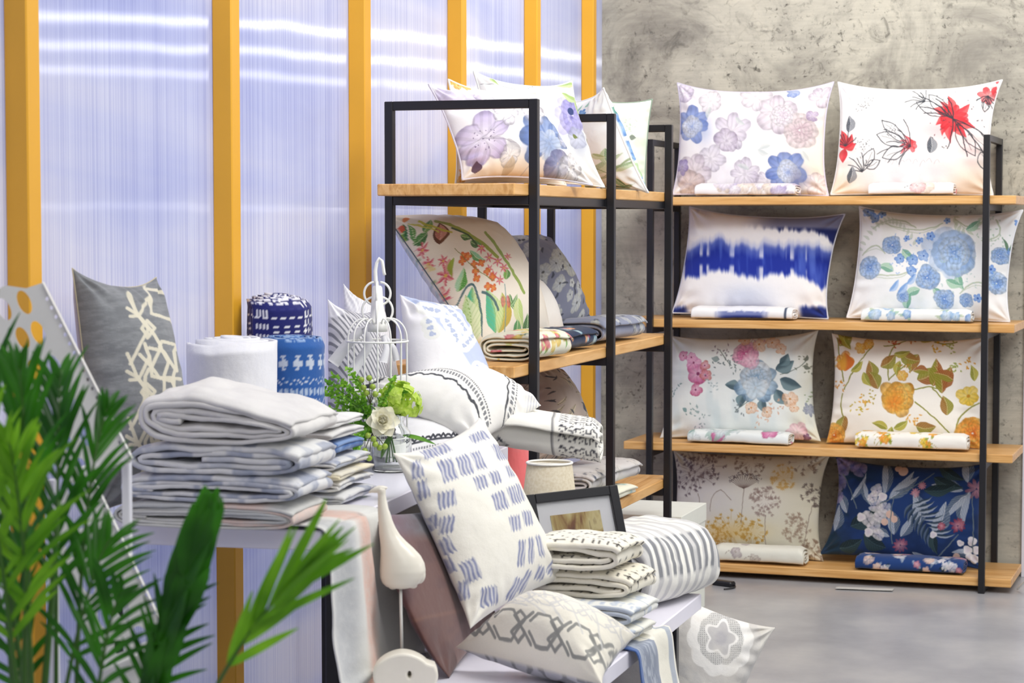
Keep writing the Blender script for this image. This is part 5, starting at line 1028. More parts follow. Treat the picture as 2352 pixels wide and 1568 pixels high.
tie([(880, 770, 5.545), (888, 800, 5.535), (880, 832, 5.525)], .022); tie([(882, 770, 5.545), (905, 800, 5.545), (912, 828, 5.545)], .02)
pc('cushion', 'pale ticking cushion with white border behind the striped cushion', [(788, 642), (880, 690), (950, 1012), (790, 1022)], P(790, 1018, 5.88), 52, 8, .06, lambda p: (p.mix(.5 * (np.sin(p.x + p.y * .5) > 0), 'CFCFD4'), p)[1], 'EDEDF0', group=G3, nu=120, nv=120, pinch=(.05, .05, .03, .04), kb=.3, seed=28, rest=ZA + .001)
pc('cushion', 'white cushion with pale blue shibori dots leaning on the rack', [(918, 664), (1050, 690), (1175, 985), (945, 1022)], P(945, 1026, 5.66), 54, 16, .10, pr_shibori, 'F3F2F4', group=G3, nu=180, nv=170, pinch=(.02, .03, .03, .04), kb=.5, seed=29, rest=ZA + .02)
q = [(838, 868), (1130, 858), (1243, 931), (1110, 1010)]
pillow('bed_pillow', 'plump white pillow with black stitched stripe bands and a grey corner', [(838, 868), (1130, 858), (1243, 931), (1100, 1026)], [P(812, 880, 5.62), P(1130, 862, 5.84), P(1243, 931, 5.68), P(1100, 1022, 5.52)], .09, pr_rick, 'F6F4EF', group=G3, nu=240, nv=170, pinch=(.03, .04, .04, .05), kb=.6, seed=30)
q = [(908, 945), (1112, 955), (1106, 1040), (908, 1048)]
pillow('bed_pillow', 'white pillow with black zigzag trim lying before the striped pillow', q, [P(905, 938, 5.62), P(1112, 955, 5.68), P(1106, 1034, 5.54), P(905, 1044, 5.50)], .05, pr_rick2, 'F1F0F2', group=G3, nu=200, nv=90, pinch=(.04, .03, .03, .03), kb=.6, seed=32, rest=ZA + .001)
def embro(p):
    z, s = p.x, p.y
    for c in (60, 66): p.mix(sm(1.7, .9, abs(z - c)), '4A4A50')
    q = (s % 60) - 30; q2 = z + 62; m = abs(abs(q) + abs(q2) * .9 - 16) < 6; p.mix(m * (.3 + .7 * (np.sin((q + q2) * 1.6) > 0)), '54565E')
    u = (s % 26) - 13; p.mix((z > 76) * (sm(1.6, .8, abs(u - 5 * np.sin(z / 6))) + sm(1.4, .8, abs(np.hypot(u, (z % 24) - 12) - 8))), '4A4A52'); return p
folded('folded_duvet_cover', 'folded white cover with black embroidery overhanging the far table corner', (-1.555, 5.47, .845), 12, .40, .22, .125, 2.1, embro, 'F4F2EA', th=.009, ds=.005, da=.004, seed=81, wob=.007, ppm=850, start=.2, bend=-.03, group=None)

# ------------------------------------------------------------------ low table
pc('cushion', 'cream cushion with grey blue brushed dashes standing on the low table', [(902, 1040), (1102, 958), (1294, 1330), (1080, 1444)], P(1080, 1440, 4.72), 66, 25, .085, pr_dash, 'F4F1E6', group='cushions on the low table', nu=240, nv=280, pinch=(.05, .02, .03, .04), kb=.55, back='C9CBDC', seed=34, warp=(30, -8), mat_=LINEN, wr=.7)
q = [(1225, 1345), (1462, 1438), (1384, 1552), (1046, 1468)]
pillow('cushion', 'cream cushion with a grey chain border and trellis underside', q, [onz(1215, 1345, .70), onz(1460, 1440, .60), onz(1384, 1552, .552), onz(1046, 1468, .57)], .115, pr_chain, 'F3EEDF', group='cushions on the low table', nu=260, nv=200, pinch=(.04, .05, .03, .05), kb=.75, back='C3C4CC', bstep=2, bpaint=pr_chainback, seed=36, warp=(6, -34), mat_=LINEN, wr=.6, rest=ZB + .001)
q = [(866, 1180), (1035, 1165), (1149, 1429), (1032, 1557)]
pillow('cushion', 'mauve and grey velvet cushion propped against the tall table', q, [P(*q[0], 4.56), P(*q[1], 5.05), P(*q[2], 5.10), P(*q[3], 4.57)], .07, pr_velvet, '694842', group='cushions on the low table', nu=140, nv=160, pinch=(.02, .03, .03, -.12), kf=.3, kb=.65, back='6A4A52', seed=38, rest=ZB + .001, mat_=VELVET, bstep=2)
def stitch(p):
    z, s = p.x, p.y
    for k in range(9):
        c = -92 + 23 * k; p.mix(sm(1.6, .9, abs(z - c)) * ((s / 4.2) % 1 < .58) * (np.sin(s / 26 + k * 2) > -.1), '3A3634')
    p.mix(((s / 12) % 1 < .17) * (abs(z % 46 - 22) < 6), '2E2A2A'); p.mix(((s / 12 + .5) % 1 < .2) * (abs(z % 46 - 40) < 3), '2E2A2A'); p.mix(.3 * sm(.5, .7, p.n(30, 2)), 'EFE8D2'); return p
folded('folded_throw', 'cream throw with black running stitches on top of its pile', (-1.235, 4.83, .672), 84, .18, .26, .075, 1.9, stitch, 'F5F0E1', th=.012, ds=.005, da=.004, seed=83, wob=.009, ppm=920, start=.35, group='throws piled on the low table', mat_=LINEN)
folded('folded_throw', 'second cream stitched throw below the topmost stitched throw', (-1.215, 4.85, .604), 82, .18, .27, .066, 1.9, stitch, 'F3EDDC', th=.011, ds=.005, da=.004, seed=85, wob=.007, ppm=920, start=.35, group='throws piled on the low table', mat_=LINEN)
def bluw(p): p.mix(.7 * sm(.5, .65, p.n(10, 3, 2, .4, 2)) * (np.sin(p.x / 14) > .1), 'AEBBD2'); p.mix(sm(2, 1, abs(np.sin(p.x / 30)) * 30 - 1) * .6, '8FA0C0'); return p
folded('folded_throw', 'cream throw with faint blue weave under the stitched throws', (-1.20, 4.81, .553), 84, .20, .27, .050, 1.7, bluw, 'EFF0EA', th=.010, ds=.006, da=.005, seed=87, wob=.006, ppm=920, start=.35, group='throws piled on the low table', mat_=LINEN)
folded('folded_throw', 'blue edged cream throw at the bottom of the low table pile', (-1.195, 4.78, ZB + .009), 84, .20, .25, .044, 1.5, bluw, 'F1F0E6', th=.009, ds=.006, da=.005, seed=89, wob=.005, ppm=920, start=.35, group='throws piled on the low table', mat_=LINEN)
def stripes(p):
    z, s = p.x, p.y; p.mix(.65 * sm(-.1, .5, np.sin(z / 4.4 + .6 * np.sin(z / 9))), 'BDBCBE'); p.mix(.9 * sm(-.1, .4, np.sin(z / 3.2)) * sm(186, 192, s) * sm(252, 246, s), '7E8086'); return p
folded('folded_quilt', 'puffy cream quilt with grey stripes at the far end of the low table', (-1.240, 5.365, ZB + .001), 71, .36, .34, .205, 3.3, stripes, 'F4F2EA', th=.021, ds=.006, da=.004, seed=91, wob=.011, ppm=600, start=-2.2, ex=.75, mat_=LINEN)
def toss(p):
    s = p.y; p.mix(.9 * sm(95, 80, s), '8A93A6'); p.mix(.7 * sm(70, 60, s) * sm(.5, .6, p.n(5, 4, 2, .2, 3)), 'C9CFD8'); p.mix(.8 * sm(4, 2, abs(s - 130)) + .8 * sm(9, 7, abs(s - 252)), 'A9B2C2'); p.mix(.3 * (np.sin(s * 1.2) > .8) * (abs(s - 180) < 14), '5A5A60'); p.mix((np.sin(s * .9) > .2) * (abs(s - 180) < 16) * ((abs(p.x - 250) < 6) + (abs(p.x - 470) < 6)), '3A3A40'); p.mix(sm(20, 16, s) * .8, '3A5CA0'); return p
B0 = TB(np.array([0, -.80, 0]))
pth = [(B0[0] - .13, B0[1], ZB + .002), (B0[0] - .03, B0[1], ZB + .005), (B0[0] + .006, B0[1], ZB + .002), (B0[0] + .014, B0[1], ZB - .012), (B0[0] + .018, B0[1], ZB - .07), (B0[0] + .03, B0[1], .36), (B0[0] + .05, B0[1], .2)]
sheet('draped_throw', pth, (0, 1, 0), 0, .27, .004, toss, 'F2EFE2', 'cream throw with slate blue bands hanging off the low table side', 'throw', seed=5, amp=.012, na=120, nb=120, ppm=1000, freq=8)
q = [(1470, 1318), (1782, 1446), (1660, 1760), (1348, 1632)]
pillow('cushion', 'floor cushion with a pale grey flower medallion beside the low table', q, plane_corners(q, P(1565, 1540, 5.82), 16, 12), .10, pr_medallion, 'DAD7D0', cat='pillow', group=None, nu=240, nv=240, pinch=(.06, .05, .05, .05), kb=.6, seed=40, mat_=LINEN, rest=.001)
q = [(1330, 1490), (1462, 1500), (1462, 1790), (1330, 1780)]
pillow('cushion', 'grey cushion with broken ring print under the low table', q, plane_corners(q, P(1420, 1640, 5.15), 70, 10), .06, pr_circles, 'C6C4C8', group=None, nu=100, nv=140, kb=.5, seed=42, rest=.001)
# ------------------------------------------------------------------ birdcage
def ring(c, r, z, n=40):
    t = np.linspace(0, 2 * np.pi, n, endpoint=False); return np.stack([c[0] + r * np.cos(t), c[1] + r * np.sin(t), np.full(n, z)], 1)
cg = onz(868, 1066, ZA); cg[2] = ZA; Rr = .079
T = thing('birdcage', 'white wire birdcage with looped finial and hook on the tall table', 'birdcage', cg)
zb, zt = ZA + .022, ZA + .345
MB().lathe([(0, .0), (Rr + .004, 0), (Rr + .006, .003), (Rr + .006, .034), (Rr - .002, .036), (0, .03)], (cg[0], cg[1], zb - .002)).build('base_tray', WHITE, T, smooth=False)
for k in range(4):
    a = math.pi / 4 + k * math.pi / 2; MB().ball((cg[0] + Rr * .85 * math.cos(a), cg[1] + Rr * .85 * math.sin(a), ZA + .011), .0125, sc=(1.1, 1.1, .88)).build('foot', WHITE, T, smooth=True)
for k in range(14):
    a = 2 * math.pi * k / 14 + .13; pts = [(Rr, zb + .03), (Rr, zb + .15), (Rr, zt - .012)]
    for j in range(1, 9):
        b = math.pi / 2 * j / 8; pts.append((Rr - .045 * (1 - math.cos(b)), zt - .012 + .052 * math.sin(b)))
    pts += [(Rr - .052, zt + .034), (Rr - .056, zt + .018)]
    MB().tube([(cg[0] + r * math.cos(a), cg[1] + r * math.sin(a), z) for r, z in pts], .0021, 7).build('wire', WHITE, T, smooth=True)
for z in (zb + .17, zt - .02, zb + .05): MB().tube(ring(cg, Rr + .001, z), .0027, 8, True).build('hoop', WHITE, T, smooth=True)
MB().lathe([(0, 0), (.026, 0), (.027, .02), (.021, .03), (.017, .06), (.013, .115), (.010, .12), (0, .122)], (cg[0], cg[1], zt + .005)).build('finial', WHITE, T, smooth=True)
vr = np.array([_r[0], _r[1], 0])
def loop(cz, r, side, a0, a1):
    t = np.linspace(a0, a1, 22); return [np.array([cg[0], cg[1], 0]) + vr * (side * (.012 + r * (1 - math.cos(q)) * .55)) + np.array([0, 0, cz + r * math.sin(q)]) for q in t]
for sd in (-1, 1):
    for vv in (vr, np.array([-vr[1], vr[0], 0])):
        for cz, r in ((zt + .105, .030), (zt + .060, .036)):
            t = np.linspace(-1.5, 1.5, 20)
            MB().tube([np.array([cg[0], cg[1], cz + r * math.sin(q)]) + vv * sd * (.006 + r * .95 * math.cos(q)) for q in t], .0030, 8).build('loop', WHITE, T, smooth=True)
hk = [(0, .118), (-.004, .14), (-.005, .165), (-.001, .185), (.006, .197), (.013, .19), (.0155, .175), (.0175, .16), (.020, .153)]
MB().tube([np.array([cg[0], cg[1], zt + z]) + vr * x for x, z in hk], np.array([.006, .0055, .005, .0045, .0045, .0045, .0045, .0045, .004]), 10).build('hook', WHITE, T, smooth=True)

# ------------------------------------------------------------------ jar of flowers
jc = onz(900, 1082, ZA); jc[2] = ZA
JX = lambda px, py, d=0: P(px, py, (onz(900, 1082, ZA) - CO) @ _f + d)
GL = glass('jar_glass', (.98, 1, .99)); WAT = glass('water', (.99, 1, 1)); WAT.node_tree.nodes['Principled BSDF'].inputs['IOR'].default_value = 1.33
T = thing('glass_jar', 'clear glass jar holding the flowers on the tall table', 'jar', jc)
o_ = [(.0, .001), (.047, .001), (.051, .006), (.051, .088), (.048, .102), (.034, .118), (.031, .124), (.032, .146), (.035, .149)]
i_ = [(.0325, .149), (.029, .145), (.028, .124), (.031, .116), (.045, .101), (.048, .087), (.048, .010), (.044, .007), (0, .007)]
MB().lathe(o_ + i_, jc, 56).build('jar_body', GL, T, smooth=True)
LF = leafy('leaf_green', '3F7A1E', '6FA52E', .3); LF2 = leafy('leaf_fresh_green', '62A41E', '93C83A', .35); STEM = plain('stem_green', '4C7A2A', .5)
LIME = leafy('lime_petal', 'C4E24A', 'DDF07E', .4, .6, 60); CREAM = leafy('cream_petal', 'F3EFD2', 'FBF9EA', .25, .6, 40); WPET = leafy('white_petal', 'F4F5EC', 'FFFFFF', .3, .6, 80)
BERRY = plain('green_berry', '8FA83A', .35, var=.12, scale=60)
def petal(mb, c, d, up, L, w, curl=.3, cup=.25, nu=6, nv=5, tip=.75):
    """a petal from c along d, its face turned to up"""
    d = np.asarray(d, float); d /= np.linalg.norm(d); up = np.asarray(up, float); sd = np.cross(d, up); sd /= np.linalg.norm(sd) + 1e-9; up = np.cross(sd, d)
    V, Fc = [], []
    for i in range(nu + 1):
        u = i / nu; hw = w / 2 * (math.sin(math.pi * min(u ** tip * .92 + .06, 1))) ** .7
        for j in range(nv + 1):
            v = 2 * j / nv - 1; V.append(np.asarray(c) + d * L * u + sd * hw * v + up * (cup * hw * v * v + curl * L * u * u))
    for i in range(nu):
        for j in range(nv): a = i * (nv + 1) + j; Fc.append([a, a + 1, a + nv + 2, a + nv + 1])
    mb.add(V, Fc)
rng = random.Random(5)
toC = -_f
neck = jc + np.array([0, 0, .135]); deep = jc + np.array([0, 0, .02])
def stemline(a, b, m=None, n=14):
    a, b = np.array(a), np.array(b); m = (a + b) / 2 if m is None else np.array(m); t = np.linspace(0, 1, n)[:, None]
    return a * (1 - t) ** 2 + 2 * m * t * (1 - t) + b * t * t
# white rose
rc = JX(880, 968, -.055)
T = thing('white_rose', 'cream white rose at the front of the jar', 'flower', rc)
face = toC + np.array([.05, 0, .25]); face /= np.linalg.norm(face); ex_ = np.cross(face, [0, 0, 1]); ex_ /= np.linalg.norm(ex_); ey_ = np.cross(ex_, face) * -1
for rg, (n, r, L, cv) in enumerate([(6, .012, .036, .10), (6, .010, .031, .35), (6, .007, .025, .7), (5, .004, .020, 1.1), (4, .002, .015, 1.5)]):
    b = MB()
    for k in range(n):
        a = 2 * math.pi * k / n + rg * .5; d = ex_ * math.cos(a) + ey_ * math.sin(a)
        petal(b, rc + d * r * .6 + face * (.004 * rg), d * (1.05 - .2 * rg) + face * (.15 + .38 * rg), face, L, .040 - .005 * rg, curl=.16 if rg > 1 else -.12, cup=.35)
    b.build('petals', CREAM, T, smooth=True)
MB().tube(stemline(rc - face * .004, deep + [.01, .01, .0], neck + [-.008, 0, .0]), .0022, 6).build('stem', STEM, T, smooth=True)
# lime hydrangea
hc = JX(918, 918, .0)
T = thing('hydrangea', 'lime green hydrangea head above the jar rim', 'flower', hc)
b = MB()
for k in range(95):
    v = np.array([rng.gauss(0, 1), rng.gauss(0, 1), rng.gauss(0, 1)]); v /= np.linalg.norm(v)
    if v[2] < -.75: continue
    c = hc + v * np.array([.052, .045, .048]) * rng.uniform(.86, 1.05) + np.array([v[0] * .006, 0, -.010 if v[0] > .4 else 0])
    a0 = rng.uniform(0, 6); e1 = np.cross(v, [.3, .2, 1]); e1 /= np.linalg.norm(e1); e2 = np.cross(v, e1)
    for q in range(4):
        a = a0 + q * math.pi / 2; petal(b, c, e1 * math.cos(a) + e2 * math.sin(a) + v * .2, v, .0145, .015, curl=-.15, cup=.2, nu=3, nv=3)
b.build('flower_head', LIME, T, smooth=True)
MB().tube(stemline(hc - [0, 0, .03], deep + [-.012, -.01, 0], neck), .0024, 6).build('stem', STEM, T, smooth=True)
b = MB()
for p0, p1 in (((925, 1000), (1000, 1010)), ((900, 1000), (870, 1050))):
    a, e = JX(*p0, -.02), JX(*p1, -.03); petal(b, a, e - a, [0, -.4, 1], np.linalg.norm(e - a), .022, curl=-.15, cup=.2, nu=8)
b.build('leaf', LF, T, smooth=True)
# berries
for lab, ends, m in (('green berry sprig drooping over the front of the jar', [(845, 1000), (858, 1008), (838, 1035), (848, 1052), (872, 1028), (884, 1025), (862, 1020)], (855, 995)),
                     ('green berry sprig standing up behind the white rose', [(830, 872), (848, 868), (835, 890), (856, 888), (842, 902), (862, 905)], (850, 930))):
    c0 = JX(*m, -.06); T = thing('berry_sprig', lab, 'berry sprig', c0, 'berry sprigs in the jar')
    for px, py in ends:
        e = JX(px, py, -.07 + rng.uniform(-.01, .01)); MB().ball(e, .0078, 14, 10).build('berry', BERRY, T, smooth=True)
        MB().tube(stemline(c0, e, (c0 + e) / 2 + [0, 0, .008], 8), .0011, 5).build('twig', plain('twig', '4A4A2A', .6) if 'twig' not in bpy.data.materials else bpy.data.materials['twig'], T, smooth=True)
    MB().tube(stemline(c0, deep + [0, .012, 0], neck + [0, -.01, 0]), .0018, 6).build('stem', STEM, T, smooth=True)
# gypsophila
gc = JX(862, 905, -.02); T = thing('small_white_blossom', 'sprig of tiny white blossoms between the rose and hydrangea', 'flower', gc)
b = MB()
for k in range(26):
    px, py = rng.gauss(855, 16), rng.gauss(908, 15); b.ball(JX(px, py, rng.uniform(-.05, .0)), rng.uniform(.0035, .0055), 8, 6)
b.build('blossoms', WPET, T, smooth=True); MB().tube(stemline(gc, deep + [.008, 0, .01], neck), .0016, 5).build('stem', STEM, T, smooth=True)
# leafy sprays
for lab, tips in (('leafy green spray fanning out towards the blue roll', [((728, 890), (800, 905)), ((738, 872), (800, 900)), ((765, 862), (820, 900)), ((800, 845), (830, 900)), ((728, 940), (790, 930)), ((750, 905), (820, 920)), ((790, 880), (840, 920)), ((815, 860), (850, 920)), ((775, 925), (830, 940)), ((905, 868), (890, 900)), ((930, 900), (900, 920))]),
                  ('small leafy spray trailing down the front of the jar', [((800, 1020), (835, 990)), ((803, 1075), (822, 1000)), ((812, 1045), (840, 990)), ((795, 965), (840, 975)), ((820, 1010), (850, 985))])):
    c0 = JX(858, 968 if 'fanning' in lab else 985, -.03); T = thing('foliage_spray', lab, 'foliage', c0, 'foliage sprays in the jar'); st, lv = MB(), MB()
    for (tx, ty), (mx, my) in tips:
        dd = rng.uniform(-.10, .03); L_ = stemline(c0, JX(tx, ty, dd), JX(mx, my, dd * .6), 18); st.tube(L_, np.linspace(.0015, .0007, 18), 5)
        for i in range(3, 18):
            for s_ in range(3):
                a = rng.uniform(0, 6.28); d = np.array([math.cos(a), .6 * math.sin(a), math.sin(a)]) + .5 * (L_[-1] - L_[0]) / np.linalg.norm(L_[-1] - L_[0])
                petal(lv, L_[i], d, toC + np.array([rng.uniform(-.6, .6), 0, rng.uniform(-.3, .8)]), rng.uniform(.009, .015), rng.uniform(.006, .009), curl=rng.uniform(-.3, .3), nu=3, nv=2)
    st.tube(stemline(c0, deep + [-.01, .008, 0], neck), .0017, 6)
    st.build('stems', STEM, T, smooth=True); lv.build('leaves', LF2, T, smooth=True)

# ------------------------------------------------------------------ bird figure
bd = (onz(940, 1574, ZB) - CO) @ _f
def loft(rings, d0, n=24, up=True):
    V, Fc = [], []
    fw = np.array([_f[0], _f[1], 0]); fw /= np.linalg.norm(fw); s = d0 / F
    for (px, py, hw, dp) in rings:
        c = P(px, py, d0)
        for k in range(n):
            t = 2 * math.pi * k / n
            V.append(c + vr * hw * s * math.cos(t) + fw * hw * s * dp * math.sin(t))
    for j in range(len(rings) - 1):
        for k in range(n): Fc.append([j * n + k, j * n + (k + 1) % n, (j + 1) * n + (k + 1) % n, (j + 1) * n + k])
    Fc.append(list(range(n))); Fc.append([(len(rings) - 1) * n + k for k in range(n)][::-1]); return V, Fc
base = onz(942, 1574, ZB)
T = thing('bird_figure', 'cream long necked bird figure on a rod and black block', 'ornament', base)
rg = [(922, 1351, 12, .9), (921, 1346, 34, .8), (921, 1338, 43, .78), (923, 1325, 50, .75), (925, 1310, 53, .74), (924, 1292, 51, .74), (920, 1275, 46, .75), (912, 1258, 38, .78), (903, 1243, 30, .82), (895, 1228, 24, .86), (889, 1210, 19, .9), (884, 1190, 15.5, .95), (880, 1168, 12.5, 1), (878, 1148, 10, 1), (877, 1135, 9, 1), (876, 1127, 10, 1), (874, 1122, 12, .8), (873, 1119, 8, .8)]
rr_ = np.array(rg); tt = np.linspace(0, len(rg) - 1, 70); rg2 = [tuple(np.interp(t, np.arange(len(rg)), rr_[:, k]) for k in range(4)) for t in tt]
b = MB().add(*loft(rg2, bd))
hd = [(847, 1131, 1.5), (853, 1127.5, 4), (862, 1125, 7), (872, 1123, 9), (880, 1121.5, 7), (887, 1120, 3.5), (890, 1119.5, 1)]
b.tube([P(x, y, bd) for x, y, _ in hd], [r * bd / F for *_, r in hd], 12)
b.ball(P(963, 1318, bd), 15 * bd / F, 16, 10, (1, .9, 1.5)); b.ball(P(948, 1344, bd), 9 * bd / F, 12, 8, (1.2, 1, .8)); b.ball(P(903, 1346, bd), 9 * bd / F, 12, 8, (1.3, 1, .8))
bo = b.build('body', CERAM, T, smooth=True)
MB().tube([P(920, 1345, bd), P(921, 1400, bd), (base[0] - .018, base[1], ZB + .062)], .0033, 10).build('rod', WHITE, T, smooth=True)
bx = frame_xf((base[0], base[1], ZB), 20)
MB().box((-.035, -.035, 0), (.035, .035, .064), bx, .002).build('block', BLACK, T)
# ------------------------------------------------------------------ pierced almond vase
vb = onz(925, 1600, ZB)
T = thing('pierced_vase', 'cream ceramic almond shaped vase with a round hole through it', 'ornament', vb)
cu = bpy.data.curves.new('almond', 'CURVE'); cu.dimensions = '2D'; cu.fill_mode = 'BOTH'; cu.extrude = .022; cu.bevel_depth = .006; cu.bevel_resolution = 3
def spl(pts):
    s = cu.splines.new('POLY'); s.points.add(len(pts) - 1); s.use_cyclic_u = True
    for p, q in zip(s.points, pts): p.co = (q[0], q[1], 0, 1)
t = np.linspace(0, 2 * math.pi, 48, endpoint=False)
spl([(.056 * np.sign(math.cos(a)) * abs(math.cos(a)) ** 1.15 + (.012 if math.cos(a) > .9 else 0), .046 + .043 * math.sin(a)) for a in t])
spl([(.014 + .010 * math.cos(a), .050 + .013 * math.sin(a)) for a in t[::3]])
tmp = bpy.data.objects.new('tmp', cu); COL.objects.link(tmp); bpy.context.view_layer.update()
me = bpy.data.meshes.new_from_object(tmp.evaluated_get(bpy.context.evaluated_depsgraph_get())); bpy.data.objects.remove(tmp)
Mv = Matrix.Rotation(math.radians(20), 4, 'Z') @ Matrix.Rotation(math.pi / 2, 4, 'X'); me.transform(Mv)
zmin = min(v.co.z for v in me.vertices); me.transform(Matrix.Translation((0, 0, -zmin)))
me.materials.clear(); o = link('vase_body', me, CERAM, T)
# ------------------------------------------------------------------ picture frame
nf = nrm(38, 19); anc = P(1470, 1408, 5.24)
pf = [(1180, 1154), (1396, 1133), (1474, 1418), (1262, 1448)]
cr = [onp(x, y, anc, nf) for x, y in pf]
c0, ux, uy = cr[3], (cr[2] - cr[3]), (cr[0] - cr[3]); wf, hf = np.linalg.norm(ux), np.linalg.norm(uy); ux = ux / wf; uy = uy - ux * (uy @ ux); uy /= np.linalg.norm(uy); nn_ = np.cross(ux, uy)
def FM(V): V = np.asarray(V); return c0 + V[:, :1] * ux + V[:, 1:2] * uy + V[:, 2:3] * nn_
zl = FM(np.array([[0, 0, -.02], [wf, 0, -.02], [0, 0, .0], [wf, 0, 0]]))[:, 2].min(); c0 = c0 + np.array([0, 0, ZB + .001 - zl])
T = thing('picture_frame', 'black framed shiny gold picture leaning behind the stitched throws', 'picture frame', (c0[0], c0[1], ZB + .001))
t_ = .024
b = MB(); b.box((0, 0, -.02), (t_, hf, 0), FM); b.box((wf - t_, 0, -.02), (wf, hf, 0), FM); b.box((t_, 0, -.02), (wf - t_, t_, 0), FM); b.box((t_, hf - t_, -.02), (wf - t_, hf, 0), FM); b.build('frame', BLACK, T)
MB().box((t_, t_, -.014), (wf - t_, hf - t_, -.011), FM, .0003).build('mount', plain('mount_board', 'ECECF0', .6, var=.01), T)
def goldpic():
    m, nt, bb = mat('gold_picture'); L = nt.links; t = N(nt, 'ShaderNodeTexCoord'); mp = N(nt, 'ShaderNodeMapping'); mp.inputs['Scale'].default_value = (22, 22, 4); L.new(t.outputs['Object'], mp.inputs[0])
    n = N(nt, 'ShaderNodeTexNoise'); n.inputs['Scale'].default_value = 1; n.inputs['Detail'].default_value = 5; n.inputs['Distortion'].default_value = .8; L.new(mp.outputs[0], n.inputs['Vector'])
    r = ramp(nt, [(.3, '4E2A18'), (.42, '8A5A34'), (.5, 'C4A868'), (.6, 'E4D49C'), (.7, '8A6A3A')]); L.new(n.outputs['Fac'], r.inputs[0]); L.new(r.outputs[0], bb.inputs['Base Color']); bb.inputs['Roughness'].default_value = .25; bb.inputs['Metallic'].default_value = .3; bb.inputs['Coat Weight'].default_value = .6; return m
m_ = .058
MB().box((m_, m_, -.0108), (wf - m_, hf - m_, -.009), FM, .0003).build('picture', goldpic(), T)
MB().box((t_, t_, -.006), (wf - t_, hf - t_, -.004), FM, .0003).build('glazing', glass('picture_glass'), T)
# ------------------------------------------------------------------ table lamp with linen shade
lc = P(1262, 1100, 5.42); lc[2] = ZB + .001
SHD = leafy('linen_lampshade', 'D8CDB4', 'E4DCC8', .3, .9, 140)
T = thing('table_lamp', 'cream linen lampshade behind the picture frame', 'lamp', lc)
zs, ze = P(1262, 1062, 5.42)[2], P(1262, 1215, 5.42)[2]
MB().lathe([(.080, 0), (.0585, zs - ze), (.0565, zs - ze), (.078, 0), (.080, 0)], (lc[0], lc[1], ze), 56).build('lamp_shade', SHD, T, smooth=True)
MB().tube(ring(lc, .0585, zs), .0032, 8, True).build('rim', plain('rim_tape', 'F0EDE4', .7), T, smooth=True)
MB().lathe([(0, 0), (.055, 0), (.057, .006), (.02, .016), (.013, .03), (.03, .07), (.034, .10), (.02, .14), (.008, .16), (.008, .24), (0, .24)], lc, 32).build('base', CERAM, T, smooth=True)
MB().box((lc[0] - .057, lc[1] - .002, zs - .004), (lc[0] + .057, lc[1] + .002, zs - .001)).build('spider', WHITE, T)
# ------------------------------------------------------------------ storage box between the racks, cable, plug
bp = R1(np.array([1.99, .22, 0])); M = frame_xf((bp[0], bp[1], 0), -2)
T = thing('storage_box', 'pale lidded box with faint blue marks standing between the racks', 'box', (bp[0], bp[1], 0))
BX = plain('pale_box_board', 'E3E5DC', .6, var=.02)
MB().box((-.22, -.2, 0), (.22, .2, .365), M).build('box', BX, T); MB().box((-.224, -.204, .34), (.224, .204, .408), M).build('lid', BX, T)
for k in range(6): MB().box((-.13 + .055 * k, -.2052, .372), (-.10 + .055 * k, -.2045, .376), M, .0002).build('mark', plain('blue_mark', '8FA0C4', .6) if 'blue_mark' not in bpy.data.materials else bpy.data.materials['blue_mark'], T)
e = [onz(2337, 1352, .012), onz(2345, 1345, .03), onz(2351, 1338, .05), onz(2360, 1330, .08)]
tag(MB().tube(stemline(e[0], e[3], e[1]), .005, 8).build('power_cable', WHITE, smooth=True), 'white cable on the floor past the oak rack end', 'cable')
e = onz(1662, 1345, 0)
T = thing('power_adapter', 'black power adapter on the floor under the lowest oak board', 'adapter', e)
MB().box((-.05, -.02, 0), (.05, .02, .022), frame_xf(e, -25), .006).build('body', BLACK, T); MB().tube(stemline(e + [.04, 0, .008], e + [.02, -.1, .004], e + [.08, -.06, .004]), .003, 6).build('lead', BLACK, T, smooth=True)
tag(sheet('paper_strip', [onz(1918, 1352, .004), onz(2050, 1357, .004)], (0, 1, 0), 0, .05, .001, lambda p: p, 'C9C8C4', 'crumpled paper strip on the floor beneath the oak rack', 'paper', amp=.004, na=30, nb=6), None)

# ------------------------------------------------------------------ perforated metal display stand
def sheet_holes(name, outer, holes, th, origin3, ux, uy, mat_, parent):
    cu = bpy.data.curves.new(name, 'CURVE'); cu.dimensions = '2D'; cu.fill_mode = 'BOTH'; cu.extrude = th / 2
    for pts in [outer] + holes:
        s = cu.splines.new('POLY'); s.points.add(len(pts) - 1); s.use_cyclic_u = True
        for p, q in zip(s.points, pts): p.co = (q[0], q[1], 0, 1)
    tmp = bpy.data.objects.new('tmp', cu); COL.objects.link(tmp); bpy.context.view_layer.update()
    me = bpy.data.meshes.new_from_object(tmp.evaluated_get(bpy.context.evaluated_depsgraph_get())); bpy.data.objects.remove(tmp)
    nz = np.cross(ux, uy); org = np.array(parent.location)
    V = np.array([v.co[:] for v in me.vertices]); Wd = origin3 + V[:, :1] * ux + V[:, 1:2] * uy + V[:, 2:3] * nz - org
    for v, w in zip(me.vertices, Wd): v.co = w
    me.materials.clear(); me.update(); me.name = name; return link(name, me, mat_, parent)
LD = 3.62
s0 = P(200, 1500, LD); s0[2] = 0
T = thing('perforated_display_stand', 'white perforated metal stand of leaning panels behind the palm', 'display stand', s0)
pw_ = nrm(16.3 + 8, 0)
def oval(cx, cy, rx, ry, a, n=20):
    t = np.linspace(0, 2 * math.pi, n, endpoint=False); x, y = rx * np.cos(t), ry * np.sin(t); a = math.radians(a); return np.stack([cx + x * math.cos(a) - y * math.sin(a), cy + x * math.sin(a) + y * math.cos(a)], 1)
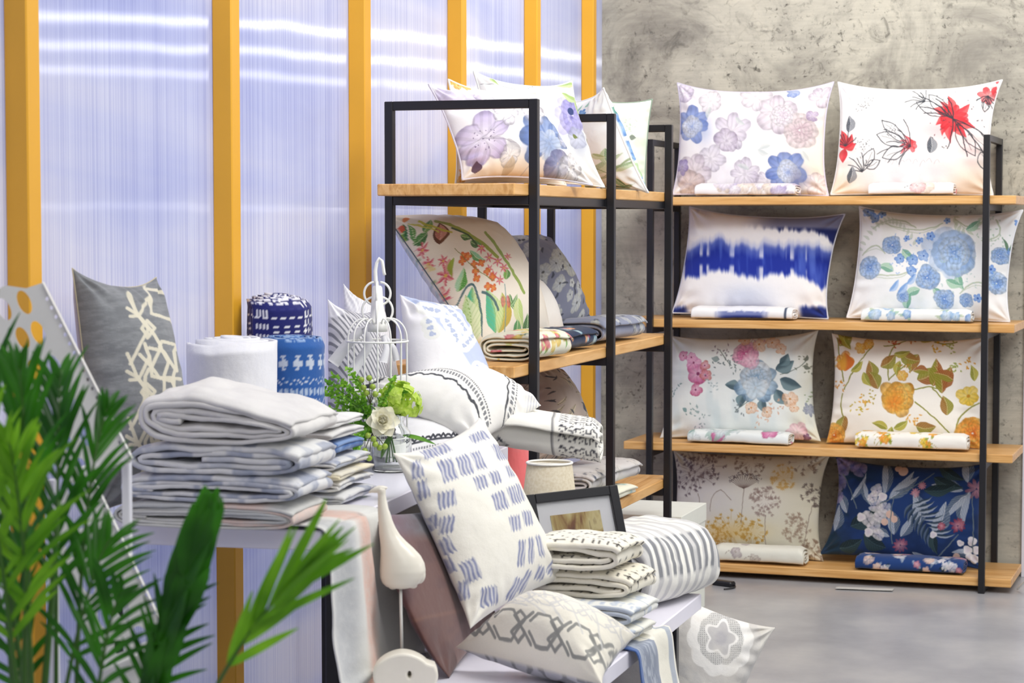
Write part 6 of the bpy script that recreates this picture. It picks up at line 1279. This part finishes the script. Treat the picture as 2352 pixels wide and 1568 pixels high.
def panel(outer, holes, flange, dd):
    anc = P(outer[0][0], outer[0][1], LD + dd); n_ = nrm(16, 6); o3 = onp(outer[0][0], outer[0][1], anc, n_)
    ux_ = np.array([math.cos(math.radians(16)), math.sin(math.radians(16)), 0]); uy_ = np.cross(n_, ux_)
    def loc(pts): return [((onp(x, y, anc, n_) - o3) @ ux_, (onp(x, y, anc, n_) - o3) @ uy_) for x, y in pts]
    sheet_holes('panel', loc(outer), [loc(h) for h in holes], .0016, o3, ux_, uy_, WHITE, T)
    fl, fh = flange; A = [onp(x, y, anc, n_) for x, y in fl]
    b = MB()
    for p, q in zip(A[:-1], A[1:]):                       # folded lip along the edge, turned to the front
        b.add([p, q, q + n_ * .018, p + n_ * .018, p - uy_ * .0015, q - uy_ * .0015, q + n_ * .018 - uy_ * .0015, p + n_ * .018 - uy_ * .0015], [[0, 1, 2, 3], [7, 6, 5, 4], [0, 4, 5, 1], [1, 5, 6, 2], [2, 6, 7, 3], [3, 7, 4, 0]])
    b.build('lip', WHITE, T)
o1 = [(12, 655), (60, 662), (102, 648), (306, 1050), (300, 1062), (150, 1112), (60, 930), (-60, 700)]
h1 = [oval(56, 694, 15, 29, -24), oval(88, 764, 15, 29, -24), oval(52, 776, 14, 27, -24), oval(125, 842, 15, 29, -24), oval(80, 850, 14, 27, -24), oval(160, 925, 14, 28, -24), oval(112, 930, 14, 27, -24), oval(196, 1000, 13, 26, -24), oval(150, 1010, 13, 26, -24), oval(10, 710, 14, 27, -24), oval(185, 1065, 10, 14, -24)]
h1 += [oval(107 + 17.2 * k, 687 + 20.6 * k * 1.62 * .62, 4, 5, 0, 10) for k in range(0)]
h1 += [oval(108 + 10.4 * k, 686 + 20.6 * k, 3.8, 4.8, 0, 10) for k in range(17)] + [oval(228 + 12 * k, 1066 - 4 * k, 3, 5, 20, 8) for k in range(2)]
panel(o1, h1, ([(102, 648), (306, 1050)], None), 0)
o2 = [(150, 1100), (214, 1088), (392, 1468), (386, 1482), (236, 1540), (140, 1300), (132, 1180)]
h2 = [oval(170, 1130, 14, 22, -20), oval(178, 1185, 22, 30, -20), oval(168, 1255, 17, 26, -20), oval(215, 1255, 13, 24, -22), oval(248, 1330, 14, 26, -22), oval(202, 1340, 14, 26, -22), oval(284, 1400, 15, 26, -22), oval(240, 1420, 14, 26, -22), oval(322, 1460, 17, 24, -22), oval(275, 1490, 12, 18, -22)] + [oval(222 + 9.6 * k, 1120 + 20.4 * k, 3.8, 4.8, 0, 10) for k in range(16)]
panel(o2, h2, ([(214, 1088), (392, 1468)], None), .02)
o3_ = [(236, 1545), (330, 1500), (420, 1700), (300, 1760), (220, 1640)]
panel(o3_, [oval(300, 1590, 15, 26, -22), oval(345, 1650, 15, 26, -22), oval(280, 1660, 14, 24, -22)] + [oval(332 + 9.6 * k, 1530 + 20.4 * k, 3.8, 4.8, 0, 10) for k in range(7)], ([(330, 1500), (420, 1700)], None), .04)
for x, y0, d in ((291, 1056, LD + .03), (121, 1100, LD + .06)):
    p = P(x, y0, d); w = 9.5 * d / F; MB().box((p[0] - w, p[1] - w, 0), (p[0] + w, p[1] + w, p[2])).build('upright', plain('white_tube', 'E4E4EC', .4, var=.01) if 'white_tube' not in bpy.data.materials else bpy.data.materials['white_tube'], T)
for pa, pb in (((300, 1056), (150, 1110)), ((388, 1476), (236, 1542))):
    A, B = P(*pa, LD - .01), P(*pb, LD - .01); dz = np.array([0, 0, .020]); off = -toC * .002
    b = MB(); b.add([A, B, B + dz, A + dz, A + toC * .022, B + toC * .022, B + dz * .2 + toC * .022, A + dz * .2 + toC * .022], [[0, 1, 2, 3], [0, 4, 5, 1], [4, 7, 6, 5], [7, 3, 2, 6], [0, 3, 7, 4], [1, 5, 6, 2]]); b.build('shelf_rail', WHITE, T)

# ------------------------------------------------------------------ areca palm
PD = 2.95
pc0 = P(95, 1568, PD); pc0[2] = 0
PALM = leafy('palm_leaf', '1E5A10', '3F8A1A', .35, .35, 12); PALM2 = leafy('young_palm_leaf', '5C9A1C', '86C22C', .5, .35, 12); PST = plain('palm_stem', '3F6A22', .5, var=.12, scale=12)
T = thing('areca_palm', 'green areca palm with feathery fronds in front of perforated stand', 'plant', pc0)
MB().lathe([(0, 0), (.115, 0), (.135, .02), (.165, .30), (.172, .31), (.172, .33), (.155, .33), (.15, .29), (0, .285)], pc0, 48).build('pot', plain('grey_pot', '8A8A8C', .6), T, smooth=True)
MB().lathe([(0, .0), (.148, 0), (.146, -.02), (0, -.02)], (pc0[0], pc0[1], .300), 32).build('soil', plain('potting_soil', '3A2C22', .95, var=.3, scale=120, bump=.6), T)
rng = random.Random(21)
def frond(base, mid, tip, nl, L0, wl, mtl, spread=55, seed=1, droop=.25, start=.28):
    rg = random.Random(seed); ax = stemline(base, tip, mid, 40); st, lv = MB(), MB()
    st.tube(ax, np.linspace(.0055, .0012, 40), 7)
    T_ = np.gradient(ax, axis=0); T_ /= np.linalg.norm(T_, axis=1)[:, None]
    sd0 = np.cross(T_[20], -toC); sd0 /= np.linalg.norm(sd0); sd0 = sd0 * rg.uniform(.8, 1) + toC * rg.uniform(-.5, .5)
    for k in range(nl):
        u = start + (1 - start) * (k + .5) / nl; i = min(int(u * 39), 38); c = ax[i]
        Lf = L0 * (math.sin(math.pi * (.16 + .80 * (u - start) / (1 - start))) ** .7) * rg.uniform(.85, 1.1)
        for s in (-1, 1):
            sp = math.radians(spread * (1 - .55 * (u - start) / (1 - start)) + rg.uniform(-9, 9)); sd = sd0 - T_[i] * (sd0 @ T_[i]); sd /= np.linalg.norm(sd)
            d = T_[i] * math.cos(sp) + sd * s * math.sin(sp) + toC * rg.uniform(-.22, .22); d /= np.linalg.norm(d)
            up = np.cross(d, sd * s) * s; nseg = 9; V, Fc = [], []
            wd = np.cross(d, toC + np.array([rg.uniform(-.7, .7), 0, rg.uniform(-.2, .9)])); wd /= np.linalg.norm(wd); nb_ = np.cross(wd, d)
            for q in range(nseg + 1):
                t = q / nseg; hw = wl * (math.sin(math.pi * min(.10 + .88 * t ** .8, 1))) ** .8 / 2; ce = c + d * Lf * t + np.array([0, 0, -1]) * droop * Lf * t * t * 1.0
                V += [ce - wd * hw, ce + nb_ * hw * .35, ce + wd * hw]
                if q: a = (q - 1) * 3; Fc += [[a, a + 1, a + 4, a + 3], [a + 1, a + 2, a + 5, a + 4]]
            lv.add(V, Fc)
    fr = st.build('frond', PST, T, smooth=True); lv.build('leaflets', mtl, fr, smooth=True)
def fp(x, y, dd=0): return P(x, y, PD + dd)
crown = lambda a: np.array([pc0[0] + .05 * math.cos(a), pc0[1] + .05 * math.sin(a), .30])
FR = [  # bend, tip (photo place and depth), leaflets, leaflet length, width, tint, spread, bare share of the stem
    ((0, 1300, -.05), (-45, 640, .05), 12, .20, .0105, PALM, 24, .42), ((120, 1250, 0), (140, 850, .10), 15, .16, .011, PALM, 32, .55), ((80, 1180, -.1), (45, 830, -.1), 14, .16, .011, PALM, 32, .52),
    ((40, 1230, -.15), (-70, 960, -.2), 13, .19, .011, PALM2, 42, .5), ((140, 1230, .05), (250, 925, .12), 13, .12, .010, PALM, 28, .58), ((80, 1240, -.15), (20, 1010, -.2), 12, .15, .011, PALM2, 38, .56),
    ((150, 1380, -.05), (255, 1235, -.02), 12, .13, .009, PALM, 42, .58), ((60, 1400, .05), (-50, 1260, .1), 11, .13, .010, PALM, 48, .52), ((200, 1480, -.1), (280, 1360, -.12), 11, .12, .010, PALM, 48, .52)]
for i, (m, t, nl, L0, wl, mt, sp, stt) in enumerate(FR): frond(crown(i * 1.7), fp(*m), fp(*t), nl, L0, wl, mt, sp, 40 + i, .22, stt)
for i, (x0, x1, y1) in enumerate(((70, 60, 1180), (120, 135, 1150), (20, 5, 1200))):
    L_ = stemline(crown(i + 3.), fp(x1, y1, .05), fp(x0, 1400, 0), 24); MB().tube(L_, np.linspace(.007, .004, 24), 8).build('stem', PST, T, smooth=True)
frond(crown(5.5), fp(330, 1560, -.1), fp(488, 1165, -.16), 22, .12, .030, PALM, 9, 77, .0, .50)
frond(crown(.4), fp(400, 1560, -.28), fp(716, 1292, -.36), 9, .16, .0125, PALM2, 20, 78, .04, .70)
frond(crown(1.1), fp(300, 1620, -.1), fp(420, 1330, -.12), 13, .11, .010, PALM, 44, 79, .15, .5)
